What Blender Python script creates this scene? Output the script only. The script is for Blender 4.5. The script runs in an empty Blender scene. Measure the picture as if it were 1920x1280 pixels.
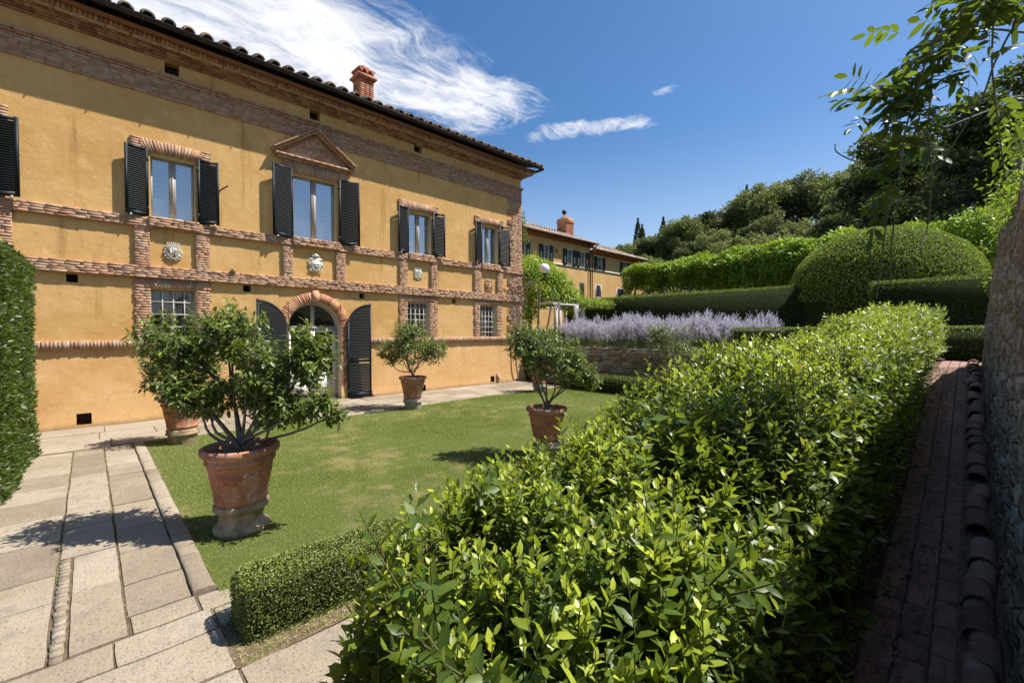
import bpy, math
import numpy as np
from mathutils import Vector
R = math.radians
C = bpy.context.scene.collection
scene = bpy.context.scene
rng = np.random.default_rng(7)
PI = math.pi

# ------------------------------------------------------------------ camera
cd = bpy.data.cameras.new('camera'); cam = bpy.data.objects.new('camera', cd); C.objects.link(cam)
cam.location = (0, 0, 2.2)
cd.sensor_width = 36; cd.lens = 15.47; cd.clip_start = .02; cd.clip_end = 3000
cam.rotation_euler = (R(90 - 1.25), 0, R(46.12 - 90))
scene.camera = cam

# ------------------------------------------------------------------ light
SUN_EL, SUN_H = 59.0, 49.0            # elevation; angle from the facade's normal
sdir = Vector((math.cos(R(SUN_EL)) * math.sin(R(SUN_H)), -math.cos(R(SUN_EL)) * math.cos(R(SUN_H)), math.sin(R(SUN_EL))))
ld = bpy.data.lights.new('sun', 'SUN'); ld.energy = 4.5; ld.angle = R(.5); ld.color = (1, .955, .88)
lo = bpy.data.objects.new('sun', ld); C.objects.link(lo)
lo.rotation_euler = sdir.to_track_quat('Z', 'Y').to_euler()
SKY = .086
scene.view_settings.view_transform = 'Standard'; scene.view_settings.look = 'None'
scene.view_settings.exposure = .80; scene.view_settings.gamma = 1
scene.cycles.max_bounces = 6; scene.cycles.diffuse_bounces = 4; scene.cycles.glossy_bounces = 2
scene.cycles.transmission_bounces = 4; scene.cycles.transparent_max_bounces = 8
scene.cycles.caustics_reflective = False; scene.cycles.caustics_refractive = False


class NT:
    """small helper for node trees"""
    def __init__(s, tree): s.t = tree; s.n = tree.nodes; s.l = tree.links
    def add(s, typ, ins=None, **props):
        n = s.n.new(typ)
        for k, v in props.items(): setattr(n, k, v)
        if ins:
            for k, v in ins.items(): s.set(n.inputs[k], v)
        return n
    def set(s, sock, v):
        if isinstance(v, bpy.types.NodeSocket): s.l.new(v, sock)
        elif isinstance(v, (tuple, list)) and len(v) == 3 and sock.type == 'RGBA': sock.default_value = (*v, 1)
        else: sock.default_value = v
    def math(s, op, a, b=0., c=0.):
        n = s.n.new('ShaderNodeMath'); n.operation = op
        for i, v in enumerate((a, b, c)): s.set(n.inputs[i], v)
        return n.outputs[0]
    def vmath(s, op, a, b=(0, 0, 0), out=0):
        n = s.n.new('ShaderNodeVectorMath'); n.operation = op
        s.set(n.inputs[0], a)
        if op == 'SCALE': s.set(n.inputs[3], b)
        else: s.set(n.inputs[1], b)
        return n.outputs[out]
    def noise(s, vec, scale, detail=3, rough=.55, dist=0., out='Fac'):
        return s.add('ShaderNodeTexNoise', {'Vector': vec, 'Scale': scale, 'Detail': detail, 'Roughness': rough, 'Distortion': dist}).outputs[out]
    def ramp(s, fac, stops, interp='LINEAR'):
        n = s.n.new('ShaderNodeValToRGB'); cr = n.color_ramp; cr.interpolation = interp
        while len(cr.elements) < len(stops): cr.elements.new(.5)
        for e, (p, c) in zip(cr.elements, stops):
            e.position = p; e.color = (*c, 1) if len(c) == 3 else c
        s.set(n.inputs[0], fac); return n.outputs[0]
    def mix(s, fac, a, b, mode='MIX'):
        n = s.n.new('ShaderNodeMix'); n.data_type = 'RGBA'; n.blend_type = mode
        s.set(n.inputs[0], fac); s.set(n.inputs[6], a); s.set(n.inputs[7], b); return n.outputs[2]
    def smooth(s, v, a, b):
        n = s.n.new('ShaderNodeMapRange'); n.interpolation_type = 'SMOOTHSTEP'
        s.set(n.inputs[0], v); s.set(n.inputs[1], a); s.set(n.inputs[2], b); return n.outputs[0]
    def mapping(s, vec, sc=(1, 1, 1), rot=(0, 0, 0), loc=(0, 0, 0)):
        return s.add('ShaderNodeMapping', {'Vector': vec, 'Scale': sc, 'Rotation': rot, 'Location': loc}).outputs[0]


# ------------------------------------------------------------------ sky with cirrus
w = bpy.data.worlds.new('World'); scene.world = w; w.use_nodes = True
t = NT(w.node_tree); bg = w.node_tree.nodes['Background']; bg.inputs['Strength'].default_value = SKY
sky = t.add('ShaderNodeTexSky', sky_type='NISHITA', sun_disc=False)
sky.sun_elevation = R(SUN_EL); sky.sun_rotation = math.atan2(sdir.x, sdir.y)
sky.altitude = 300; sky.air_density = 1.0; sky.dust_density = 1.2; sky.ozone_density = 2.8
tc = t.add('ShaderNodeTexCoord').outputs['Generated']
sx = t.add('ShaderNodeSeparateXYZ', {0: tc})
zz = t.math('MAXIMUM', sx.outputs[2], .03)
px_, py_ = t.math('DIVIDE', sx.outputs[0], zz), t.math('DIVIDE', sx.outputs[1], zz)
P = t.add('ShaderNodeCombineXYZ', {0: px_, 1: py_}).outputs[0]
skyb = t.mix(t.math('MULTIPLY', t.math('SUBTRACT', 1.0, t.smooth(zz, .08, .42)), .30), sky.outputs[0], (6.6, 6.9, 7.3))
skyc = t.add('ShaderNodeHueSaturation', {'Saturation': 1.27, 'Value': 1.0, 'Color': skyb}).outputs[0]
wv = t.noise(P, 1.1, 3, .5, out='Color')
Pw = t.vmath('ADD', P, t.vmath('SCALE', t.vmath('SUBTRACT', wv, (.5, .5, .5)), .7))
def blob(cx, cy, ax, ay, rot, soft=1.0):
    q = t.mapping(t.vmath('SUBTRACT', Pw, (cx, cy, 0)), rot=(0, 0, R(rot)))
    q = t.vmath('MULTIPLY', q, (1 / ax, 1 / ay, 0))
    d = t.vmath('LENGTH', q, out=1)
    return t.math('SUBTRACT', 1.0, t.smooth(d, .25, 1.0 + .25 * soft))
m = blob(.45, 1.75, .85, .60, 0)
m = t.math('MAXIMUM', m, blob(1.10, 1.55, .55, .40, 0))
m = t.math('MAXIMUM', m, t.math('MULTIPLY', blob(1.84, 1.38, .48, .15, 70), .85))
m = t.math('MAXIMUM', m, t.math('MULTIPLY', blob(1.72, .95, .10, .05, 90), .6))
st = t.mapping(Pw, rot=(0, 0, R(-58)), sc=(1.0, 2.3, 1))
n1 = t.noise(st, 1.9, 10, .66, .9)
n2 = t.noise(Pw, 2.3, 9, .66, 1.4)
n3 = t.noise(t.mapping(Pw, rot=(0, 0, R(-40)), sc=(1., 2.8, 1)), 5.5, 9, .72, 1.2)
dens = t.math('ADD', t.math('ADD', t.math('MULTIPLY', n1, .36), t.math('MULTIPLY', n2, .34)), t.math('MULTIPLY', n3, .30))
cl = t.smooth(t.math('ADD', dens, t.math('MULTIPLY', m, .30)), .60, .84)
cl = t.math('MULTIPLY', cl, t.smooth(m, .0, .5))
cl = t.math('MULTIPLY', t.math('POWER', cl, .9), .90)
col = t.mix(cl, skyc, (7.4, 7.35, 7.45))
t.l.new(col, bg.inputs['Color'])


# ------------------------------------------------------------------ materials
def new_mat(name):
    m = bpy.data.materials.new(name); m.use_nodes = True
    t = NT(m.node_tree); b = m.node_tree.nodes['Principled BSDF']; o = m.node_tree.nodes['Material Output']
    t.pos = t.add('ShaderNodeTexCoord').outputs['Object']
    return m, t, b, o
def bump(t, b, h, strength=.4, dist=.02):
    n = t.add('ShaderNodeBump', {'Height': h, 'Strength': strength, 'Distance': dist})
    t.l.new(n.outputs[0], b.inputs['Normal'])
def simple(name, col, rough=.7, metal=0., var=.12, vscale=6., bmp=.15, bscale=60., spec=.5):
    m, t, b, o = new_mat(name)
    n = t.noise(t.pos, vscale, 4)
    c1 = tuple(c * (1 - var) for c in col); c2 = tuple(min(1, c * (1 + var)) for c in col)
    t.set(b.inputs['Base Color'], t.ramp(n, [(.3, c1), (.7, c2)]))
    b.inputs['Roughness'].default_value = rough; b.inputs['Metallic'].default_value = metal
    b.inputs['Specular IOR Level'].default_value = spec
    if bmp: bump(t, b, t.noise(t.pos, bscale, 3), bmp, .01)
    return m
def attr(t, name='rnd'): return t.add('ShaderNodeAttribute', attribute_name=name).outputs['Fac']
def leaf_mat(name, old, mid, new, rough=.42, trans=.32, tcol=(.30, .42, .04), spec=.45):
    m, t, b, o = new_mat(name)
    c = t.ramp(attr(t), [(0, old), (.55, mid), (1, new)])
    c = t.mix(t.math('MULTIPLY', t.noise(t.pos, 1.3, 3), .25), c, tuple(x * .6 for x in mid))
    t.set(b.inputs['Base Color'], c)
    b.inputs['Roughness'].default_value = rough; b.inputs['Specular IOR Level'].default_value = spec
    tr = t.add('ShaderNodeBsdfTranslucent', {'Color': t.mix(.55, c, tcol)})
    mx = t.add('ShaderNodeMixShader', {0: trans, 1: b.outputs[0], 2: tr.outputs[0]})
    t.l.new(mx.outputs[0], o.inputs['Surface']); return m

M = {}
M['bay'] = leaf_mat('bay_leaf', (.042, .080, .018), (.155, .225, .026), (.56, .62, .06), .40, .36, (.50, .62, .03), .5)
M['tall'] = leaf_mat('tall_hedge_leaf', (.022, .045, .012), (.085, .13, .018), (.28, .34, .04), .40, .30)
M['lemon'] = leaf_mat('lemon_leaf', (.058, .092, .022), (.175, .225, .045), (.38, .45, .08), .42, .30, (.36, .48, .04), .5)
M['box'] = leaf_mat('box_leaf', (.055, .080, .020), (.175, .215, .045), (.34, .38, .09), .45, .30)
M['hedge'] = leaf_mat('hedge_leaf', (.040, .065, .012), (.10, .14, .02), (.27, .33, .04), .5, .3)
M['dome'] = leaf_mat('dome_leaf', (.12, .17, .018), (.25, .33, .035), (.36, .44, .05), .5, .34)
M['vine'] = leaf_mat('vine_leaf', (.14, .22, .02), (.30, .42, .03), (.46, .56, .06), .5, .42)
M['wist'] = leaf_mat('wisteria_leaf', (.022, .042, .010), (.05, .085, .014), (.14, .21, .02), .42, .38, (.32, .44, .03))
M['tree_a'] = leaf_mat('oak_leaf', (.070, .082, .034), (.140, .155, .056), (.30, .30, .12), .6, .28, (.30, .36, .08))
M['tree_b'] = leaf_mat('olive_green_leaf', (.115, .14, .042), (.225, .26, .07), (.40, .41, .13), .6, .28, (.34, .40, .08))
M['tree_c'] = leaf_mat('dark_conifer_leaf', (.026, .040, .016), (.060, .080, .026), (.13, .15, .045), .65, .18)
M['grass'] = leaf_mat('grass_blade', (.11, .15, .030), (.34, .40, .085), (.58, .49, .24), .6, .3, (.38, .46, .08))
M['sage_leaf'] = leaf_mat('sage_leaf', (.11, .15, .06), (.20, .24, .09), (.34, .36, .18), .6, .25)
M['sage_flower'] = leaf_mat('sage_flower', (.52, .46, .56), (.70, .65, .74), (.88, .85, .90), .7, .35, (.76, .70, .82))
M['core'] = simple('hedge_core', (.028, .036, .012), .95, bmp=0, spec=.1)
M['bark'] = simple('bark', (.19, .155, .115), .85, var=.35, vscale=14, bmp=.6, bscale=40)
M['twig'] = simple('green_twig', (.10, .10, .035), .7, var=.3, vscale=20)
M['darkgreen'] = simple('shutter_paint', (.006, .012, .016), .55, var=.3, vscale=3, bmp=.08, bscale=30, spec=.25)
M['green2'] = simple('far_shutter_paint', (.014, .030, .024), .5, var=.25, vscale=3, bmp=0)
M['white'] = simple('white_paint', (.62, .58, .50), .5, var=.06, bmp=.05)
M['reveal'] = simple('cream_reveal', (.60, .53, .38), .85, var=.1, vscale=4, bmp=.1)
M['frame'] = simple('window_frame_paint', (.36, .315, .27), .5, var=.08, bmp=.04)
M['dark'] = simple('dark_interior', (.012, .010, .010), .9, bmp=0)  # near-black colour stands in for shade inside rooms and wall holes
M['iron'] = simple('dark_iron', (.02, .018, .016), .55, .3, var=.3)
M['rust'] = simple('rusty_iron', (.11, .045, .025), .85, var=.3)
M['gutter'] = simple('gutter_metal', (.035, .026, .024), .45, .5, var=.3)
M['soil'] = simple('soil', (.16, .11, .07), .95, var=.4, vscale=20, bmp=.8, bscale=50)
M['limest'] = simple('pale_stone', (.62, .58, .50), .8, var=.12, vscale=18, bmp=.3, bscale=50)
M['greyst'] = simple('grey_stone', (.34, .29, .23), .85, var=.35, vscale=12, bmp=.4)
M['pedst'] = simple('weathered_travertine', (.30, .215, .13), .9, var=.45, vscale=9, bmp=.8, bscale=35)
M['deadleaf'] = simple('dead_leaf', (.38, .22, .08), .7, var=.4, vscale=30, bmp=0)
M['globe'] = simple('white_globe', (.85, .82, .74), .25, var=.02, bmp=0)
M['lemonskin'] = simple('unripe_lemon', (.22, .32, .04), .4, var=.15, vscale=10, bmp=.2)
M['bleach'] = simple('bleached_wood', (.46, .42, .36), .8, var=.2, vscale=15)

# stucco
def stucco(name, base, stain=.85):
    m, t, b, o = new_mat(name)
    a = t.noise(t.pos, .55, 6, .6, .4); c = t.noise(t.pos, 2.6, 6, .65); f = t.noise(t.pos, 14, 4, .6)
    B = np.array(base)
    c0 = t.ramp(a, [(.30, tuple(B * (.86, .80, .70))), (.52, tuple(B)), (.74, tuple(B * (1.08, 1.12, 1.25)))])
    c1 = t.mix(t.smooth(c, .52, .75), c0, tuple(B * (1.10, 1.16, 1.35)))
    c1 = t.mix(t.math('MULTIPLY', t.smooth(c, .48, .25), .6), c1, tuple(B * (.84, .72, .58)))
    c1 = t.mix(t.math('MULTIPLY', t.smooth(f, .35, .75), .22), c1, tuple(B * (.8, .74, .66)))
    # rain streaks: narrow in x, long in z
    st = t.noise(t.mapping(t.pos, sc=(1.8, 1, .16)), 2.0, 5, .6)
    c1 = t.mix(t.math('MULTIPLY', t.smooth(st, .56, .74), stain), c1, tuple(B * (.60, .55, .50)))
    pt = t.noise(t.mapping(t.pos, loc=(3.1, 0, 1.7)), .9, 7, .7, .8)
    c1 = t.mix(t.math('MULTIPLY', t.smooth(pt, .60, .63), .30), c1, tuple(B * (1.05, 1.12, 1.35)))
    ck = t.add('ShaderNodeTexVoronoi', {'Vector': t.vmath('ADD', t.pos, t.vmath('SCALE', t.noise(t.pos, 3, 4, out='Color'), .5)), 'Scale': .8}, feature='DISTANCE_TO_EDGE').outputs[0]
    c1 = t.mix(t.math('MULTIPLY', t.math('MULTIPLY', t.smooth(ck, .006, .0), t.smooth(a, .5, .6)), .55), c1, tuple(B * (.5, .42, .35)))
    # more saturated, freshly limewashed dado and foot darker towards the ground
    z = t.add('ShaderNodeSeparateXYZ', {0: t.pos}).outputs[2]
    zn = t.math('ADD', z, t.math('MULTIPLY', t.noise(t.pos, 5, 4), .16))
    c1 = t.mix(t.math('MULTIPLY', t.smooth(zn, .24, .08), .6), c1, (.15, .105, .07))
    t.set(b.inputs['Base Color'], c1); b.inputs['Roughness'].default_value = .92
    b.inputs['Specular IOR Level'].default_value = .2
    h = t.math('ADD', t.noise(t.pos, 3.5, 5, .6), t.math('MULTIPLY', t.noise(t.pos, 34, 4, .6), .35))
    bump(t, b, h, .5, .03); return m
M['stucco'] = stucco('ochre_stucco', (.60, .365, .138))
M['stucco_low'] = stucco('ochre_stucco_dado', (.60, .365, .155), .45)
M['stucco2'] = stucco('ochre_stucco_far', (.62, .39, .16))

def brick_mat(name, ramp_, grime=.35):
    m, t, b, o = new_mat(name)
    c = t.ramp(attr(t), ramp_)
    c = t.mix(t.math('MULTIPLY', t.smooth(t.noise(t.pos, 30, 5, .7), .5, .75), .5), c, (.46, .36, .27))
    c = t.mix(t.math('MULTIPLY', t.smooth(t.noise(t.pos, 2.2, 5, .65), .46, .7), grime), c, (.17, .135, .11))
    t.set(b.inputs['Base Color'], c); b.inputs['Roughness'].default_value = .9; b.inputs['Specular IOR Level'].default_value = .2
    bump(t, b, t.noise(t.pos, 45, 4, .7), .8, .012); return m
M['brick'] = brick_mat('old_brick', [(0, (.38, .20, .12)), (.35, (.43, .24, .145)), (.65, (.47, .28, .175)), (.88, (.50, .35, .235)), (1, (.41, .26, .17))])
M['brick_arch'] = brick_mat('arch_brick', [(0, (.36, .14, .07)), (.5, (.52, .25, .13)), (1, (.58, .33, .19))], .12)
M['brick_top'] = brick_mat('cornice_brick', [(0, (.22, .095, .05)), (.5, (.36, .18, .09)), (1, (.42, .26, .13))], .3)
M['brick_red'] = brick_mat('red_brick', [(0, (.30, .085, .045)), (.5, (.42, .15, .08)), (1, (.46, .24, .15))], .2)
M['mortar'] = simple('mortar', (.42, .31, .21), .95, var=.25, vscale=8, bmp=.5)
M['terracotta'] = None
def terracotta():
    m, t, b, o = new_mat('terracotta')
    a = t.noise(t.pos, 3.5, 6, .65, .5); f = t.noise(t.pos, 22, 4, .6)
    c = t.ramp(a, [(.3, (.27, .095, .05)), (.5, (.42, .175, .09)), (.7, (.52, .27, .16))])
    c = t.mix(t.math('MULTIPLY', t.smooth(f, .5, .75), .6), c, (.58, .44, .33))
    c = t.mix(t.math('MULTIPLY', t.smooth(t.noise(t.pos, 5, 7, .7, 1.0), .55, .66), .55), c, (.62, .50, .40))
    st = t.noise(t.mapping(t.pos, sc=(1, 1, 5)), 3, 5, .7)
    c = t.mix(t.math('MULTIPLY', t.smooth(st, .54, .75), .5), c, (.16, .09, .06))
    t.set(b.inputs['Base Color'], c); b.inputs['Roughness'].default_value = .85; b.inputs['Specular IOR Level'].default_value = .25
    bump(t, b, t.noise(t.pos, 25, 4, .6), .5, .012); return m
M['terracotta'] = terracotta()
def tile_mat(name, ramp_):
    m, t, b, o = new_mat(name)
    a = t.math('ADD', t.math('MULTIPLY', t.noise(t.pos, 3.5, 5, .7), .6), t.math('MULTIPLY', attr(t), .4))
    c = t.ramp(a, ramp_)
    c = t.mix(t.math('MULTIPLY', t.smooth(t.noise(t.pos, 12, 6, .7), .52, .64), .8), c, (.40, .38, .29))
    t.set(b.inputs['Base Color'], c); b.inputs['Roughness'].default_value = .93; b.inputs['Specular IOR Level'].default_value = .15
    bump(t, b, t.noise(t.pos, 30, 5, .7), .7, .015); return m
M['tile'] = tile_mat('old_roof_tile', [(.3, (.10, .08, .055)), (.5, (.22, .165, .12)), (.75, (.36, .25, .17))])
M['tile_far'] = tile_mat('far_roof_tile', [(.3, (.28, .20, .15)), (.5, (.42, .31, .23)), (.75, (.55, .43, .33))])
M['tile_low'] = tile_mat('edging_tile', [(.3, (.24, .12, .10)), (.5, (.38, .20, .16)), (.75, (.48, .32, .25))])

def travertine(name='travertine', sc=1.):
    m, t, b, o = new_mat(name)
    r_ = attr(t)
    a = t.noise(t.pos, 1.4, 6, .65, .4); f = t.noise(t.pos, 9, 6, .7, .3); g = t.noise(t.mapping(t.pos, sc=(5, 1.4, 1)), 5, 5, .7)
    c = t.ramp(t.math('ADD', t.math('MULTIPLY', r_, .45), t.math('MULTIPLY', a, .62)), [(.25, (.22, .175, .125)), (.5, (.32, .26, .185)), (.75, (.385, .325, .245))])
    c = t.mix(t.math('MULTIPLY', t.smooth(f, .48, .70), .6), c, (.24, .195, .14))
    c = t.mix(t.math('MULTIPLY', t.smooth(g, .6, .74), .4), c, (.22, .18, .13))
    pit = t.noise(t.pos, 60, 3, .6)
    c = t.mix(t.math('MULTIPLY', t.smooth(pit, .66, .74), .45), c, (.17, .13, .09))
    c = t.mix(t.math('MULTIPLY', t.smooth(t.noise(t.pos, .8, 4), .56, .68), .35), c, (.47, .38, .30))
    c = t.mix(t.math('MULTIPLY', t.smooth(t.noise(t.pos, 2.6, 8, .72, .6), .52, .70), .5), c, (.20, .175, .14))
    t.set(b.inputs['Base Color'], c); b.inputs['Roughness'].default_value = .85; b.inputs['Specular IOR Level'].default_value = .3
    h = t.math('SUBTRACT', t.math('ADD', f, t.math('MULTIPLY', g, .5)), t.math('MULTIPLY', t.smooth(pit, .58, .7), .6))
    bump(t, b, h, .75, .02); return m
M['trav'] = travertine()
def lawn_mat():
    m, t, b, o = new_mat('lawn_ground')
    a = t.noise(t.pos, .45, 4, .6); f = t.noise(t.pos, 50, 4, .7); d = t.noise(t.pos, 1.7, 5, .65)
    c = t.ramp(f, [(.3, (.05, .068, .018)), (.6, (.125, .155, .035)), (.8, (.23, .23, .075))])
    c = t.mix(t.math('MULTIPLY', t.smooth(t.math('ADD', t.math('MULTIPLY', a, .5), t.math('MULTIPLY', d, .5)), .50, .64), .8), c, (.30, .235, .11))
    t.set(b.inputs['Base Color'], c); b.inputs['Roughness'].default_value = .95; b.inputs['Specular IOR Level'].default_value = .1
    bump(t, b, f, .8, .03); return m
M['lawn'] = lawn_mat()
def ground_mat(name, c1, c2, sc):
    m, t, b, o = new_mat(name)
    c = t.ramp(t.noise(t.pos, sc, 6, .65), [(.35, c1), (.65, c2)])
    t.set(b.inputs['Base Color'], c); b.inputs['Roughness'].default_value = .95; b.inputs['Specular IOR Level'].default_value = .1
    bump(t, b, t.noise(t.pos, sc * 6, 4, .7), .8, .05); return m
M['earth'] = ground_mat('dry_earth', (.085, .06, .04), (.17, .125, .08), 6)
M['bed2'] = ground_mat('paving_sand', (.12, .09, .06), (.24, .185, .125), 7)
M['hill'] = ground_mat('hill_ground', (.035, .05, .015), (.10, .105, .04), .25)
M['bedsoil'] = ground_mat('bed_soil', (.10, .085, .05), (.18, .15, .09), 2)
def brickpath_mat():
    m, t, b, o = new_mat('mossy_brick_paving')
    q = t.add('ShaderNodeTexBrick', {'Vector': t.vmath('ADD', t.pos, t.vmath('SCALE', t.noise(t.pos, 9, 3, out='Color'), .025)), 'Scale': 1., 'Mortar Size': .007, 'Brick Width': .29, 'Row Height': .15,
               'Color1': (.42, .22, .18), 'Color2': (.28, .14, .115), 'Mortar': (.05, .04, .03), 'Mortar Smooth': .3})
    c = t.mix(t.math('MULTIPLY', t.smooth(t.noise(t.pos, 3, 5, .7), .52, .68), .7), q.outputs[0], (.09, .07, .04))
    c = t.mix(t.math('MULTIPLY', t.noise(t.pos, 40, 3), .4), c, (.24, .17, .13))
    t.set(b.inputs['Base Color'], c); b.inputs['Roughness'].default_value = .85
    bump(t, b, t.math('SUBTRACT', t.math('MULTIPLY', t.noise(t.pos, 18, 4), .5), q.outputs[1]), 1., .02); return m
M['bpath'] = brickpath_mat()
def rubble_mat(name, cols):
    m, t, b, o = new_mat(name)
    v = t.vmath('ADD', t.mapping(t.pos, sc=(1, 1, 1.6)), t.vmath('SCALE', t.noise(t.pos, 5, 3, out='Color'), .12))
    vo = t.add('ShaderNodeTexVoronoi', {'Vector': v, 'Scale': 5.2}, feature='DISTANCE_TO_EDGE').outputs[0]
    vc = t.add('ShaderNodeTexVoronoi', {'Vector': v, 'Scale': 5.2})
    hue = t.add('ShaderNodeSeparateColor', {0: vc.outputs['Color']}).outputs[0]
    c = t.ramp(hue, cols)
    c = t.mix(t.math('MULTIPLY', t.smooth(t.noise(t.pos, 16, 6, .72), .42, .68), .6), c, (.13, .10, .08))
    joint = t.smooth(vo, .10, .0)
    c = t.mix(t.math('MULTIPLY', joint, .75), c, (.23, .18, .13))
    t.set(b.inputs['Base Color'], c); b.inputs['Roughness'].default_value = .93; b.inputs['Specular IOR Level'].default_value = .15
    h = t.math('ADD', t.math('MULTIPLY', t.smooth(vo, .0, .14), .6), t.math('MULTIPLY', t.noise(t.pos, 22, 5, .7), .6))
    bump(t, b, h, 1., .035); return m
M['rubble'] = rubble_mat('rubble_stone', [(.0, (.33, .225, .17)), (.4, (.50, .375, .29)), (.7, (.64, .50, .39)), (1, (.40, .25, .19))])
M['drystone'] = brick_mat('dry_stone', [(0, (.22, .16, .10)), (.5, (.38, .30, .20)), (1, (.52, .45, .33))], .3)

def glass_mat(name, fac=.42):
    m, t, b, o = new_mat(name)
    tr = t.add('ShaderNodeBsdfTransparent', {'Color': (.86, .90, .92)})
    gl = t.add('ShaderNodeBsdfGlossy', {'Color': (.95, .97, 1), 'Roughness': .015})
    n = t.add('ShaderNodeBump', {'Height': t.noise(t.pos, 1.6, 2), 'Strength': .12, 'Distance': .02}); t.l.new(n.outputs[0], gl.inputs['Normal'])
    lw = t.add('ShaderNodeLayerWeight', {'Blend': .35}).outputs['Fresnel']
    f = t.math('ADD', t.math('MULTIPLY', lw, .6), fac)
    mx = t.add('ShaderNodeMixShader', {0: f, 1: tr.outputs[0], 2: gl.outputs[0]})
    t.l.new(mx.outputs[0], o.inputs['Surface']); return m
M['glass'] = glass_mat('window_glass', .34)
M['glass_dark'] = glass_mat('dim_window_glass', .06)
def curtain_mat():
    m, t, b, o = new_mat('lace_curtain')
    s = t.add('ShaderNodeSeparateXYZ', {0: t.pos})
    x = t.math('PINGPONG', t.math('MULTIPLY', s.outputs[0], 9.), .5)
    z = t.math('FRACT', t.math('ADD', t.math('MULTIPLY', s.outputs[2], 8.), x))
    k = t.math('GREATER_THAN', t.math('ADD', z, t.math('MULTIPLY', t.noise(t.pos, 40, 2), .3)), .72)
    c = t.mix(k, (.17, .22, .30), (.46, .52, .60))
    t.set(b.inputs['Base Color'], c); b.inputs['Roughness'].default_value = .9
    tr = t.add('ShaderNodeBsdfTransparent')
    mx = t.add('ShaderNodeMixShader', {0: t.math('MULTIPLY', t.math('SUBTRACT', 1., k), .35), 1: b.outputs[0], 2: tr.outputs[0]})
    t.l.new(mx.outputs[0], o.inputs['Surface']); return m
M['curtain'] = curtain_mat()
M['voile'] = simple('white_voile', (.62, .60, .55), .9, var=.1, vscale=12, bmp=0)


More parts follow.
